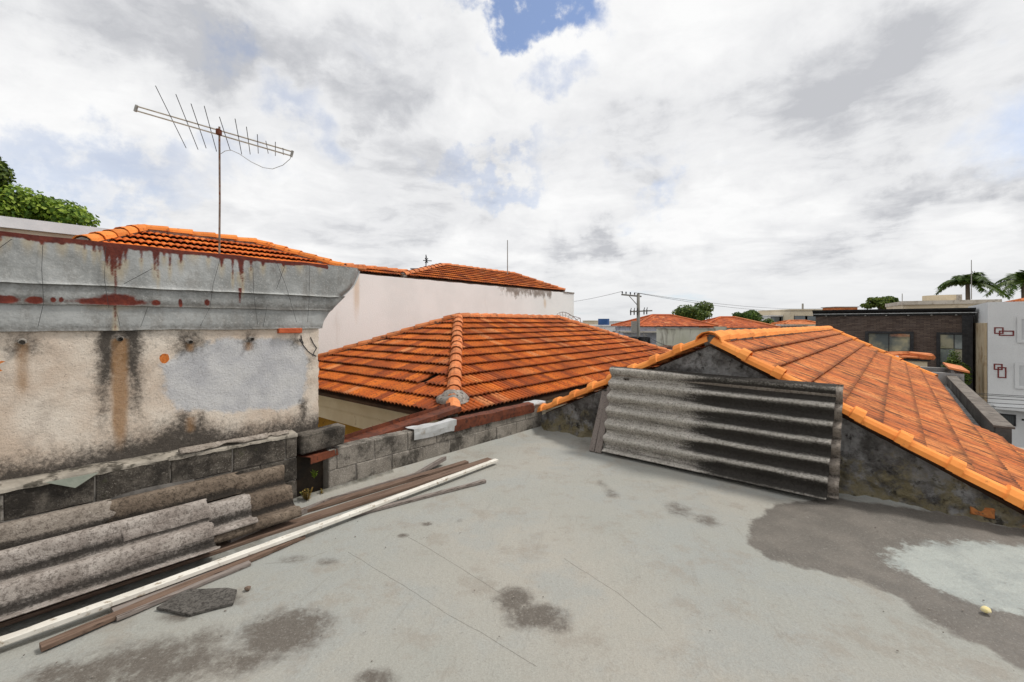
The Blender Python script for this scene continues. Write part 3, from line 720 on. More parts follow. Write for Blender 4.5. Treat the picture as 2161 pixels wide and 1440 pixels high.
for a, b in [((632, 716), (650, 742)), ((650, 742), (667, 752)), ((655, 712), (668, 735)), ((640, 725), (635, 708)), ((668, 735), (660, 752))]:
    p, q = wp(*a), wp(*b); mb.tube([W(SW+.002, *p), W(SW+.002, (p[0]+q[0])/2+.006, (p[1]+q[1])/2), W(SW+.002, *q)], .0045, 5)
mb.build('crack', M['black'], lh)
for pts in [[(90, 520), (88, 570), (92, 640), (80, 690)], [(222, 520), (219, 590), (228, 650)], [(462, 545), (447, 600), (440, 650), (420, 688)], [(578, 550), (600, 605), (622, 680)], [(600, 555), (580, 610)], [(650, 556), (648, 640), (645, 680)], [(530, 560), (532, 620), (540, 685)], [(0, 525), (25, 507)], [(260, 600), (320, 568)], [(310, 648), (295, 690)], [(560, 645), (552, 690)], [(245, 660), (252, 690)]]:
    mb = MB(); mb.tube([W(SW+.042, *wp(*p)) for p in pts], .0016, 4, cap=False); mb.build('wire', M['cable'], lh)

# ------------------------------------------------------------------ hip roof house in the middle
SH_OLD = tile_shape(.20, .41,   .036, .10, .056, th=.012, barrel=True)
PH = .6772; h1 = Vector((math.cos(PH), -math.sin(PH), 0)); h2 = Vector((-math.sin(PH), -math.cos(PH), 0))
K = at(955, 885, 6.0); HS, HL, HP = 3.42, 4.66, .4256
th_ = math.atan(HP); hb = thing('hip_house', 'house with weathered orange tiled hip roof and cream eaves just beyond the low parapet', 'house', Vector((K.x, K.y, 0))-h1*HS-h2*(HS+HL/2)+UP*GZ)
cth, sth = math.cos(th_), math.sin(th_); sl = HS/cth
K2 = K-h1*2*HS; K3 = K-h2*(2*HS+HL); K4 = K3-h1*2*HS
AP = K-h1*HS-h2*HS+UP*HP*HS; BP = AP-h2*HL
dz = Vector((0, 0, -.012))
mb = MB(); slab(mb, [K+dz, K2+dz, AP+dz], .05); slab(mb, [K+dz, AP+dz, BP+dz, K3+dz], .05); slab(mb, [K3+dz, BP+dz, K4+dz], .05); slab(mb, [K2+dz, K4+dz, BP+dz, AP+dz], .05)
hr = mb.build('roof', M['deck'], hb)
recs = []
Uf = (-h2*cth+UP*sth); Ur = (-h1*cth+UP*sth)
def gone(a, b): return abs(a-1.55) < .24 and 2*.33-.02 < b < 2*.33+.1 and random.random() < .75
lay_tiles(recs, K, -h1, Uf, [(0, 0), (2*HS, 0), (HS, sl)], SH_OLD, .33, .20, jit=.012, skip=gone)
lay_tiles(recs, K, -h2, Ur, [(0, 0), (2*HS+HL, 0), (HS+HL, sl), (HS, sl)], SH_OLD, .33, .20, jit=.010)
n_front = len(recs); hid = set(id(r[0]) for r in recs)
back = []
lay_tiles(back, K3, -h1, (h2*cth+UP*sth), [(0, 0), (2*HS, 0), (HS, sl)], SH_OLD, .33, .20)
lay_tiles(back, K2, -h2, (h1*cth+UP*sth), [(0, 0), (2*HS+HL, 0), (HS+HL, sl), (HS, sl)], SH_OLD, .33, .20)
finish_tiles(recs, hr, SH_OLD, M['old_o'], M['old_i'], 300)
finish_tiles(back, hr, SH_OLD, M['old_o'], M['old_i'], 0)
CAP = cap_shape(.115, .43)
cm = lay_caps(hr, K+(AP-K)*.02+UP*.02, AP+UP*.03, CAP, M['ridge'], .36, lift=.03)
lay_caps(hr, K2+UP*.03, AP+UP*.03, CAP, M['ridge'], .36, lift=.03, mesh=cm)
lay_caps(hr, K3+UP*.03, BP+UP*.03, CAP, M['ridge'], .36, lift=.03, mesh=cm)
lay_caps(hr, K4+UP*.03, BP+UP*.03, CAP, M['ridge'], .36, lift=.03, mesh=cm)
lay_caps(hr, BP+UP*.03, AP+UP*.03, CAP, M['ridge'], .36, lift=.03, mesh=cm)
def lump(name, c, rx, ry, rz, mat, parent, n=12):
    mb = MB(); c = Vector(c)
    def f(u, v):
        a, b = u*2*math.pi, v*math.pi*.5; r = 1+.25*mnoise.noise((math.cos(a)*1.7, math.sin(a)*1.7, b*2))
        return c+Vector((math.cos(a)*math.cos(b)*rx*r, math.sin(a)*math.cos(b)*ry*r, math.sin(b)*rz*r))
    mb.grid(f, n, n//2); return mb.build(name, mat, parent, smooth=True)
q = K+(AP-K)*.115; lump('mortar_patch', q+UP*-.02, .26, .24, .17, M['mortar'], hr)
m_cream = simple('cream_paint', (.66, .58, .42), (.74, .67, .51), 2.5, (.48, .39, .26), 5, (.58, .74), bump=.002, bscale=10)
M['cream'] = m_cream
ochre = simple('ochre_wall', (.42, .24, .035), (.50, .30, .06), 3, (.25, .14, .03), 6, (.55, .7), bump=.003)
def hb_box(i0, i1, z0, z1, name, mat):      # ring box inset i from the eave rectangle
    a = Vector((K.x, K.y, 0))
    p = [a-h1*i1-h2*i1, a-h1*(2*HS-i1)-h2*i1, a-h1*(2*HS-i1)-h2*(2*HS+HL-i1), a-h1*i1-h2*(2*HS+HL-i1)]
    mb = MB(); mb.hexa([q+UP*z0 for q in p]+[q+UP*z1 for q in p]); return mb.build(name, mat, hb)
hb_box(0, .07, K.z-.13, K.z-.065, 'gutter_board', m_cream)
hb_box(0, .13, K.z-.30, K.z-.133, 'eave_moulding', m_cream)
hb_box(0, .16, K.z-.56, K.z-.303, 'eave_cornice', m_cream)
hb_box(0, .55, GZ, K.z-.563, 'wall', ochre)
# narrow stair flight between the houses is only a dark court here
# ------------------------------------------------------------------ roof house behind the plaster house
rh = thing('orange_roof_house', 'bright orange tiled hip roof showing above the rusty cladding, tall antenna in front', 'house', W(-6.5, 2.9, GZ))
SR, ZR = -6.5, 3.30; rr = 1.35; rl = .85; P_ = .40; t_ = math.atan(P_); ct, st_ = math.cos(t_), math.sin(t_)
tl, tr = on_s(300, SR), on_s(540, SR)
r0, r1 = W(SR, tr, ZR), W(SR, tl, ZR)
c0, c1 = W(SR+rr, tr-rr, ZR-P_*rr), W(SR+rr, tl+rl, ZR-P_*rr); b0, b1 = W(SR-rr, tr-rr, ZR-P_*rr), W(SR-rr, tl+rl, ZR-P_*rr)
mb = MB()
for q in ([c0, r0, r1, c1], [c0, b0, r0], [b0, b1, r1, r0], [b1, c1, r1]): slab(mb, [p+dz for p in q], .05)
rf = mb.build('roof', M['deck'], rh)
SH_L = tile_shape(.20, .41, .030, .10, .062); recs = []; Lr = (c1-c0).length
Uc = -e1*ct+UP*st_
lay_tiles(recs, c0, e2, Uc, [(0, 0), (Lr, 0), (Lr-rl, rr/ct), (rr, rr/ct)], SH_L, rr/ct/4, .20)
lay_tiles(recs, c1, -e1, (-e2*rl+UP*P_*rr).normalized(), [(0, 0), (2*rr, 0), (rr, math.hypot(rl, P_*rr))], SH_L, .31, .20)
lay_tiles(recs, c0, -e1, (e2*ct+UP*st_), [(0, 0), (2*rr, 0), (rr, rr/ct)], SH_L, rr/ct/4, .20)
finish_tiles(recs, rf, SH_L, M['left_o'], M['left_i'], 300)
CAP2 = cap_shape(.12, .45)
m_rl = simple('ridge_bright', (.62, .18, .03), (.72, .24, .05), 4, (.16, .05, .02), 10, (.56, .7), bump=.004, rand=.3)
cm = lay_caps(rf, c1+UP*.03, r1+UP*.03, CAP2, m_rl, .36, lift=.03); lay_caps(rf, c0+UP*.03, r0+UP*.03, CAP2, m_rl, .36, lift=.03, mesh=cm)
lay_caps(rf, r0+UP*.03, r1+UP*.03, CAP2, m_rl, .38, lift=.03, mesh=cm)
M['white_wall'] = None
m = Mat('white_render', .9, .2)
c = m.mix(m.ss(m.noise(.7, 6), .35, .65), (.80, .81, .79), (.865, .87, .85))
c = m.mix(m.math('MULTIPLY', m.ss(m.noise(1.6, 8, .7, m.mp(_a, (1, 1, .22))), .58, .74), .3), c, (.60, .555, .49))
c = m.mix(m.math('MULTIPLY', m.ss(m.noise(6, 8, .75), .66, .75), .5), c, (.30, .26, .22))
sep = m.nd('ShaderNodeSeparateXYZ'); m.L.new(m.pos, sep.inputs[0])
tp = m.ss(m.math('ADD', m.attr('topdirt'), m.math('MULTIPLY', m.math('SUBTRACT', m.noise(3.5, 9, .75, m.mp(_a, (1, 1, .6))), .5), 1.9)), .55, 1.0)
c = m.mix(m.math('MULTIPLY', tp, .85), c, m.mix(m.noise(9, 5), (.09, .07, .055), (.30, .24, .19)))
c = m.mix(m.math('MULTIPLY', m.ss(m.math('MULTIPLY', m.attr('ochre'), m.math('ADD', .5, m.noise(4, 7, .7, m.mp(_a, (1, 1, .2))))), .3, 1.), .55), c, (.60, .40, .20))
m.color(c); m.bump(m.noise(25, 6, .7), .008); M['white_wall'] = m.m
mb = MB(); mb.wbox(SR-rr+.3, SR+rr-.35, tr+.45, tl+rr-.3, GZ, ZR-P_*rr-.05); mb.build('wall', m_cream, rh)

# ------------------------------------------------------------------ long white party wall with its tiled roof
wh = thing('white_house', 'long tall white party wall under an old red tiled hip roof', 'house', W(-11, -5, GZ))
SX = -8.5; ta, tb = on_s(1211, SX), .3; ZT = 3.14
def fn(u, v):
    t = ta+(tb-ta)*u; return W(SX, t, GZ+(ZT-GZ)*v+(.02*mnoise.noise((t*2, 0, 0)) if v == 1 else 0))
nu, nv = 140, 60
mb = MB(); mb.grid(fn, nu, nv); wo = mb.build('wall', M['white_wall'], wh, fix=False)
uu, vv = np.meshgrid(np.linspace(0, 1, nu+1), np.linspace(0, 1, nv+1)); T_ = (ta+(tb-ta)*uu).ravel(); Z_ = (GZ+(ZT-GZ)*vv).ravel()
wt = np.clip((on_s(1020, SX)-T_)/1.5, .12, 1)*np.where(T_ < on_s(1165, SX), .25, 1)
attr(wo, 'topdirt', wt*np.clip((Z_-(ZT-.8))/.7, 0, 1)); oc = gau(T_, on_s(752, SX), .14)*np.clip((Z_-.9)/1.5, .2, .9)
oc = np.maximum(oc, gau(T_, on_s(1150, SX), .15)*gau(Z_, 2.55, .3)); attr(wo, 'ochre', oc)
mb = MB(); mb.wbox(-13.6, SX-.004, ta+.004, tb, GZ, ZT-.03); mb.build('wall_body', M['white_wall'], wh)
mb = MB(); mb.cbox(W(SX-.13, ta+.45, ZT+.015), e1*.16, e2*.47, UP*.035, .01); mb.build('parapet_cap', M['mortar'], wh)
SEv, ZEv = -8.62, 3.2; rr = 2.27; ZRr = ZEv+.4*rr; SRr = SEv-rr
tR, tL = on_s(1085, SRr), on_s(935, SRr); cR, cL = on_s(1192, SEv), on_s(850, SEv)
q0, q1, q2, q3 = W(SEv, cR, ZEv), W(SEv, cL, ZEv), W(SRr, tL, ZRr), W(SRr, tR, ZRr)
bR, bL = W(SRr-rr, cR, ZEv), W(SRr-rr, cL, ZEv)
mb = MB()
for q in ([q0, q1, q2, q3], [q0, q3, bR], [bL, bR, q3, q2], [q1, bL, q2]): slab(mb, [p+dz for p in q], .06)
wf = mb.build('roof', M['deck'], wh); recs = []
lay_tiles(recs, q0, e2, Uc, [(0, 0), (cL-cR, 0), (tL-cR, rr/ct), (tR-cR, rr/ct)], SH_OLD, .335, .21)
kw = W(SEv, .25, ZEv); strip = []
lay_tiles(recs, W(SEv, cL-.6, ZEv-.02), e2, Uc, [(0, 0), (.28-cL+.6, 0), (.28-cL+.6, .67), (0, .67)], SH_OLD, .335, .21)
finish_tiles(recs, wf, SH_OLD, M['old_o'], M['old_i'], 300)
mb = MB(); slab(mb, [W(SEv, cL-.6, ZEv-.035), W(SEv, .28, ZEv-.035), W(SEv-.64, .28, ZEv+.22), W(SEv-.64, cL-.6, ZEv+.22)], .05); mb.build('low_roof', M['deck'], wh)
cm = lay_caps(wf, q0+UP*.03, q3+UP*.03, CAP2, M['ridge'], .42, lift=.03); lay_caps(wf, q1+UP*.03, q2+UP*.03, CAP2, M['ridge'], .42, lift=.03, mesh=cm); lay_caps(wf, q3+UP*.03, q2+UP*.03, CAP2, M['ridge'], .42, lift=.03, mesh=cm)
lay_caps(wf, W(SEv-.66, cL-.6, ZEv+.23), W(SEv-.66, .28, ZEv+.23), CAP2, M['ridge'], .42, lift=.02, mesh=cm)

# ------------------------------------------------------------------ gable roof house on the right
gh = thing('gable_house', 'house with black streaked orange gable roof and rough mossy gable wall beside terrace', 'house', W(2.4, -5.5, GZ))
SA, ZA, PR, PL = 2.41, 1.37, .53, .47
def rakez(s): return ZA-PR*(s-SA) if s > SA else ZA-PL*(SA-s)
m = Mat('rough_render', .95, .2)
c = m.mix(m.ss(m.noise(3.5, 7, .65), .38, .64), (.10, .092, .084), (.30, .285, .27))
c = m.mix(m.math('MULTIPLY', m.ss(m.noise(1.9, 8, .7), .48, .60), .85), c, (.43, .42, .41))
low = m.attr('low')
c = m.mix(m.math('MULTIPLY', m.ss(m.math('ADD', m.noise(6, 8, .7), m.math('MULTIPLY', low, .28)), .60, .78), .9), c, m.mix(m.noise(14, 6), (.20, .16, .075), (.36, .31, .19)))
c = m.mix(m.math('MULTIPLY', m.ss(m.noise(9, 8, .72), .54, .66), .85), c, (.028, .025, .022))
c = m.mix(m.math('MULTIPLY', m.ss(m.noise(28, 7, .72), .60, .70), .6), c, (.32, .30, .27))
m.color(c); m.bump(m.math('ADD', m.noise(30, 8, .75), m.math('MULTIPLY', m.noise(9, 6, .7), 1.8)), .05); M['render'] = m.m
nu, nv = 260, 60
def gfn(u, v):
    s = .0+5.3*u; zt = max(.02, rakez(max(s, .0))-.03); z = -.02+(zt+.02)*v
    d = .050*(mnoise.noise((s*3.2, z*3.2, 0))+.6*mnoise.noise((s*8, z*8, 2))+.45*mnoise.noise((s*18, z*18, 5)))
    return W(s, .004+max(0, d+.018)+(.05*math.exp(-(z/.05)) if z > 0 else .05), z)
mb = MB(); mb.grid(gfn, nu, nv); gw = mb.build('gable_wall', M['render'], gh, fix=False, smooth=True)
uu, vv = np.meshgrid(np.linspace(0, 1, nu+1), np.linspace(0, 1, nv+1)); S_ = (5.3*uu).ravel(); zt = np.array([max(.02, rakez(s)-.03) for s in S_]); Z_ = zt*vv.ravel()
attr(gw, 'low', np.clip(1-Z_/.55, 0, 1))
mb = MB(); mb.extrude([W(.06, .0, GZ), W(4.66, 0, GZ), W(4.66, 0, rakez(4.66)-.09), W(SA, 0, ZA-.09), W(.06, 0, rakez(.06)-.09)], -e2*10.6); mb.build('wall_body', M['mortar'], gh)
sR, zR = 4.72, rakez(4.72); tg = math.atan(PR); cg, sg = math.cos(tg), math.sin(tg); slr = (sR-SA)/cg
Ug = -e1*cg+UP*sg; Og = W(sR, 0, zR); gg = slr/8
mb = MB()
slab(mb, [W(SA, -.01, ZA-.012), W(SA, -11.5, ZA-.012), W(sR, -10.4, zR-.012), W(sR, -.01, zR-.012)], .05)
slab(mb, [W(sR-.01, -.01, zR-.008), W(sR-.01, -3.9, zR-.008), W(5.35, -3.3, rakez(5.35)-.012), W(5.35, -.01, rakez(5.35)-.012)], .05)
slab(mb, [W(SA, -.01, ZA-.012), W(.05, -.01, rakez(.05)-.012), W(.05, -10.4, rakez(.05)-.012), W(SA, -11.5, ZA-.012)], .05)
gr_ = mb.build('roof', M['deck'], gh)
SH_NEW = tile_shape(.225, .41, .024, .075, .056, nx=6); recs = []
lay_tiles(recs, Og, -e2, Ug, [(0.02, 0), (10.4, 0), (11.5, slr-.05), (0.02, slr-.05)], SH_NEW, gg, .225, jit=.004)
Oh = Og-Ug*2*gg
lay_tiles(recs, Oh, -e2, Ug, [(0.02, 0), (3.25, 0), (3.9, 2*gg), (0.02, 2*gg)], SH_NEW, gg, .225, jit=.004)
finish_tiles(recs, gr_, SH_NEW, M['new_o'], M['new_i'], 300)
back = []; tg2 = math.atan(PL); sl2 = (SA-.05)/math.cos(tg2)
lay_tiles(back, W(.05, 0, rakez(.05)), -e2, e1*math.cos(tg2)+UP*math.sin(tg2), [(0.02, 0), (10.4, 0), (11.5, sl2-.05), (.02, sl2-.05)], SH_NEW, .33, .225)
finish_tiles(back, gr_, SH_NEW, M['new_o'], M['new_i'], 0)
RK = cap_shape(.092, .40, .012, 6, collar=1.)
cm = lay_caps(gr_, W(5.3, .015, rakez(5.3)+.0), W(SA+.06, .015, ZA-.02), RK, M['rake'], .345, name='rake_tile', lift=.020, bed=False)
lay_caps(gr_, W(.0, .015, rakez(.0)+.0), W(SA-.06, .015, ZA-.02), RK, M['rake'], .345, name='rake_tile', mesh=cm, lift=.020, bed=False)
o = bpy.data.objects.new('rake_tile', cm); COL.objects.link(o); o.parent = gr_; o.matrix_basis = Matrix.Translation(W(SA, .08, ZA+.015)-wloc(gr_)) @ Matrix(((E1.x, -E2.x, 0, 0), (E1.y, -E2.y, 0, 0), (0, 0, 1, 0), (0, 0, 0, 1))) @ Matrix.Scale(1.2, 4)
CAPN = cap_shape(.11, .42); lay_caps(gr_, W(SA, -11.5, ZA+.03), W(SA, -.02, ZA+.03), CAPN, M['rake'], .38, lift=.01)
lay_caps(gr_, W(sR, -10.4, zR+.02), W(SA, -11.5, ZA+.02), CAPN, M['rake'], .38, lift=.02)
mb = MB(); s_ = on_t(2085, .03)
mb.cbox(W(4.50, .035, .085), e1*.075, e2*.012, UP*.034, .008, .012); mb.build('brick', simple('dirty_brick', (.36, .12, .035), (.50, .20, .06), 20, (.12, .07, .04), 30, (.52, .68), bump=.01), gh)
mb = MB(); mb.cbox(W(4.67, .035, .055), e1*.045, e2*.008, UP*.02, .006, .01); mb.build('brick', M['ridge'], gh)

# ------------------------------------------------------------------ fibre cement sheets
def sheet_mat(name, c1, c2, dark, lich, rot):
    m = Mat(name, .92, .2)
    c = m.mix(m.ss(m.noise(6, 8, .68), .35, .66), c1, c2)
    c = m.mix(m.math('MULTIPLY', m.ss(m.noise(48, 7, .75), .46, .60), .75), c, dark)
    dd = m.math('ADD', m.attr('dirt_shade'), m.math('ADD', m.math('MULTIPLY', m.math('SUBTRACT', m.noise(1, 8, .68, m.mp(rot, (3.0, 26, 26))), .5), .85), m.math('MULTIPLY', m.math('SUBTRACT', m.noise(60, 5, .75), .5), .75)))
    c = m.mix(m.math('MULTIPLY', m.ss(dd, .3, .85), .93), c, m.mix(m.noise(70, 4), (.009, .008, .007), (.032, .027, .023)))
    li = m.math('MULTIPLY', m.ss(m.noise(64, 6, .75), .60, .68), m.attr('lichen'))
    c = m.mix(m.math('MULTIPLY', li, .8), c, lich)
    m.color(c); m.bump(m.math('ADD', m.noise(110, 6, .75), m.noise(28, 5)), .010)
    return m.m
M['fc_lean'] = sheet_mat('fibre_cement_dark', (.46, .43, .38), (.62, .58, .52), (.17, .15, .125), (.40, .36, .29), _a)
M['fc_brown'] = sheet_mat('fibre_cement_brown', (.14, .105, .078), (.26, .205, .155), (.045, .034, .025), (.42, .33, .22), _a+R(90))
M['fc_pink'] = sheet_mat('fibre_cement_pinkish', (.29, .25, .22), (.50, .45, .405), (.11, .09, .075), (.60, .55, .50), _a+R(90))
M['fc_pale'] = sheet_mat('fibre_cement_pale', (.28, .24, .20), (.40, .35, .30), (.13, .105, .085), (.6, .55, .48), _a+R(90))
def corr(name, corners, ncor, amp, mat, label, group, dirt_shade, lichen, nu=90, phase=0., jag=.0, hole=None, th=.006, seed=0, sag=0., crests='u'):
    """corners: start-low, end-low, start-high, end-high; u along the corrugation, v across it"""
    a, b, c, d = [Vector(p) for p in corners]; nrm = ((b-a).cross(c-a)).normalized()
    if nrm.dot(Vector((0, -1, .6))) < 0: nrm = -nrm
    nv = int(ncor*14)
    def fn(u, v):
        j0 = jag*(mnoise.noise((v*5, seed, 1))+.5*mnoise.noise((v*17, seed, 2))); j1 = jag*(mnoise.noise((v*5, seed, 7))+.5*mnoise.noise((v*17, seed, 8)))
        uu = j0+(1+j1-j0)*u
        p = a*(1-uu)*(1-v)+b*uu*(1-v)+c*(1-uu)*v+d*uu*v
        return p+nrm*(amp*math.cos(2*math.pi*(v*ncor+phase))+sag*math.sin(math.pi*u)+.003*mnoise.noise((u*4, v*4, seed)))
    mb = MB(); mb.grid(fn, nu, nv, keep=(lambda u, v: not hole(u, v)) if hole else None)
    pts = list(mb.v)
    o = solid_thing(mb, name, mat, label, 'roofing sheet', group, smooth=True, loc=(a+b)/2)
    uu, vv = np.meshgrid(np.linspace(0, 1, nu+1), np.linspace(0, 1, nv+1)); uu, vv = uu.ravel(), vv.ravel()
    crest = np.cos(2*np.pi*(vv*ncor+phase))
    attr(o, 'dirt_shade', dirt_shade(uu, vv, crest)); attr(o, 'lichen', lichen(uu, vv, crest))
    sm = o.modifiers.new('thickness', 'SOLIDIFY'); sm.thickness = th; sm.offset = -1
    return o
Gs = 'corrugated fibre cement sheets on the terrace'
BL, BR, TL, TR = W(1.32, .50, .035), W(3.52, .44, .035), W(1.245, .165, 1.045), W(3.57, .155, 1.035)
def dl(u, v, c):
    edge = .40-.08*(v > .8)+.05*np.sin(v*23)+.03*np.sin(v*61)
    th_ = (v*6.25+.06+.5) % 1-.5
    band = np.exp(-((th_-.06)/.19)**2); r_ = np.clip((u-edge)/.16, 0, 1)
    return (1-r_)*(.74*(1-band)-.26)+r_*(1.0-.62*band-.12*np.clip((u-.8)/.2, 0, 1)*band)+.5*np.clip((v-.93)/.04, 0, 1)+.3*np.clip((.07-v)/.05, 0, 1)  # black staining, plus painted light: bright crest bands over shaded undersides
corr('corrugated_sheet', (BL, BR, TL, TR), 6.25, .040, M['fc_lean'], 'large corrugated sheet, grey left half and blackened right half, leaning on the gable wall', Gs, dl,
     lambda u, v, c: np.clip(c, 0, 1)*np.clip((u-.35)/.2, .15, 1), nu=150, phase=.06, hole=lambda u, v: .845 < v < .872 and .085-(v-.845)*.4 < u < .107+(v-.845)*.1, seed=1)
off = e2*-.075+e1*.085
corr('corrugated_sheet', (BL+off, BR+off+e1*-.005, TL+off*.6, TR+off*.55), 6.25, .040, M['fc_pale'], 'second corrugated sheet behind the big leaning one, only its pale wavy right edge showing', Gs,
     lambda u, v, c: np.clip(-c, 0, 1)*.75-.1, lambda u, v, c: c*0+.2, nu=60, phase=.30, seed=2)
# the broken pile at the left: s,z of the upper and the lower edge, t of the right and the left end
def pile_sheet(t0, t1, hi, lo, n, mat, label, lift=0., seed=0, jag=.012, phase=0., yaw=0., dirt_shade=None):
    H_, L_ = Vector((hi[0], hi[1])), Vector((lo[0], lo[1])); nn = Vector((-(L_.y-H_.y), L_.x-H_.x)).normalized()
    if nn.y < 0: nn = -nn
    H_ = H_+nn*lift; L_ = L_+nn*lift
    c = [W(L_.x, t0, L_.y), W(L_.x+yaw, t1, L_.y), W(H_.x, t0, H_.y), W(H_.x+yaw, t1, H_.y)]
    return corr('corrugated_sheet', c, n, .044, mat, label, Gs, dirt_shade or (lambda u, v, cr: np.clip(-cr+.05, 0, 1)*.9-.14-.34*np.sin((v*n+phase)*2*np.pi)), lambda u, v, cr: np.clip(cr+.3, .1, 1), nu=70, phase=phase, jag=jag, seed=seed)  # trough dirt, with the shade below each crest painted in
# cross positions measured along the lean: crest at 0.07, 0.26, 0.45 from the upper edge
_dir = Vector((.18, -.131)).normalized(); up0 = Vector((.12, .338))-_dir*.095
def cr(c): q = up0+_dir*c; return (q.x, max(q.y, .03))
pile_sheet(3.72, 5.6, cr(0), cr(.55), 2.56, M['fc_brown'], 'brown mossy corrugated sheet at the bottom of the pile, its two ridges reaching furthest right', 0, 3, .006, .767)
pile_sheet(4.06, 6.3, cr(.01), cr(.19), .837, M['fc_brown'], 'narrow brown broken sheet strip lying on the upper ridge of the pile', .030, 4, .02, .44)
pile_sheet(4.03, 4.75, cr(.20), cr(.52), 1.49, M['fc_pink'], 'short grey sheet piece sticking out under the right end of the pale sheet', .026, 5, .015, .907)
pile_sheet(4.30, 6.5, cr(.19), cr(.66), 2.186, M['fc_pink'], 'pale pinkish grey corrugated sheet on top at the front of the pile', .054, 6, .012, .12)
pile_sheet(4.80, 6.6, cr(.0), cr(.21), .977, M['fc_pale'], 'short beige sheet piece on top at the far left of the pile', .075, 7, .03, .44)
def chip(t0, t1, s0, s1, z, arch, label, seed, mat):
    mb = MB()
    def fn(u, v):
        k = v*(1+.3*mnoise.noise((u*3, seed, 0))) if .28 < u else v
        return W(s0+(s1-s0)*k, t0+(t1-t0)*u+.02*mnoise.noise((v*6, seed, 3)), z+arch*math.sin(math.pi*min(1, k)*.9)+.006*mnoise.noise((u*9, v*5, seed)))
    mb.grid(fn, 24, 10)
    o = solid_thing(mb, 'sheet_fragment', mat, label, 'fragment', 'broken sheet fragments on the parapet', smooth=True, loc=W((s0+s1)/2, (t0+t1)/2, z))
    sm = o.modifiers.new('thickness', 'SOLIDIFY'); sm.thickness = .007
    n = len(o.data.vertices); attr(o, 'lichen', np.full(n, .3)); attr(o, 'dirt_shade', np.full(n, -.1)); return o
chip(3.80, 4.40, -.085, .010, .612, .045, 'long curved sheet fragment lying on top of the left parapet', 1, M['fc_pale'])
chip(3.62, 3.80, -.10, -.02, .612, .036, 'small curved sheet fragment beside the loose concrete block', 2, M['fc_pale'])
mb = MB()
tipp = [(4.92, .006), (5.14, .010), (4.82, .008), (4.62, .007)]
mb.extrude([W(.012, 5.08, .600), W(.012, 4.84, .600), W(.016, 4.95, .53)], e1*.006)
solid_thing(mb, 'cloth_scrap', simple('green_grey_scrap', (.20, .23, .19), (.28, .30, .25), 9, bump=.003), 'triangular grey green scrap hanging over the edge of the left parapet', 'scrap')
mb = MB(); mb.grid(lambda u, v: W(.03+.02*u+.02*math.sin(u*9)+.03*v, 4.32+1.0*u, .42+.04*math.sin(u*5)-.08*u-.03*v), 30, 3)
o = solid_thing(mb, 'torn_membrane', simple('torn_felt', (.05, .045, .04), (.11, .10, .09), 9, bump=.004), 'thin torn dark strip on the wall side of the sheet pile', 'strip', loc=W(.05, 4.8, .38))
o.modifiers.new('thickness', 'SOLIDIFY').thickness = .004

# ------------------------------------------------------------------ planks, battens, odds and ends
def plank(pts, w, h, mat, name, label, cat='plank', group=None, seed=0, tilt=0.):
    """pts: centre points of the underside"""
    mb = MB(); pts = [Vector(p) for p in pts]; rings = []
    P = []
    for i in range(len(pts)-1):
        k = 14
        P += [pts[i].lerp(pts[i+1], j/k) for j in range(k)]
    P.append(pts[-1]); n = len(P)
    for i, p in enumerate(P):
        d = (P[min(i+1, n-1)]-P[max(i-1, 0)]).normalized(); sd = d.cross(UP).normalized()
        j = .0025*mnoise.noise((i*.4, seed, 0)); c = .003
        ww, hh = w/2+j*1.5, h+j
        rings.append([p-sd*ww+UP*(0+c), p-sd*(ww-c), p+sd*(ww-c), p+sd*ww+UP*(c), p+sd*ww+UP*(hh-c+tilt), p+sd*(ww-c)+UP*(hh+tilt), p-sd*(ww-c)+UP*hh, p-sd*ww+UP*(hh-c)])
    o = mb.add([v for r in rings for v in r], [])
    for i in range(n-1):
        for k in range(8): mb.f.append((o+i*8+k, o+i*8+(k+1) % 8, o+(i+1)*8+(k+1) % 8, o+(i+1)*8+k))
    mb.f.append(tuple(range(o, o+8))); mb.f.append(tuple(range(o+(n-1)*8, o+n*8)))
    return solid_thing(mb, name, mat, label, cat, group, loc=(P[0]+P[-1])/2)
Gp = 'old planks lying beside the sheet pile'
fz = .004
def flr(px, py, z=fz): return on_z(px, py, z)
plank([flr(-60, 1383, .035), flr(300, 1253, .033), flr(640, 1127, .034), flr(1048, 974, .030)], .054, .028, M['wood_white'], 'white_batten', 'long white painted batten lying on the brown planks', 'batten', Gp, 1)
plank([flr(-40, 1330), flr(560, 1128), flr(1035, 972)], .11, .024, M['wood_brown'], 'brown_plank', 'long brown plank directly under the white batten', 'plank', Gp, 2)
plank([flr(330, 1180), flr(640, 1082), flr(985, 978)], .07, .030, M['wood_brown'], 'brown_plank', 'second brown plank on the wall side of the white batten', 'plank', Gp, 3)
plank([flr(85, 1372), flr(560, 1170), flr(640, 1135)], .055, .026, M['wood_brown'], 'brown_plank', 'dark brown stick on the floor side at the near left of the batten', 'plank', Gp, 4)
plank([flr(240, 1300), flr(520, 1186)], .15, .022, M['wood_grey'], 'grey_plank', 'wide grey plank between the white batten and the dark stick', 'plank', Gp, 5)
plank([flr(740, 1092), flr(1024, 1018)], .036, .026, M['wood_grey'], 'grey_stick', 'thin grey stick splaying out from under the white batten', 'stick', Gp, 6)
plank([flr(480, 1150), flr(690, 1060), flr(790, 1030), flr(880, 1003), flr(936, 970, .06)], .085, .016, M['wood_grey'], 'bent_board', 'thin grey board with its far end bent upward near the parapet', 'board', Gp, 7, tilt=.03)
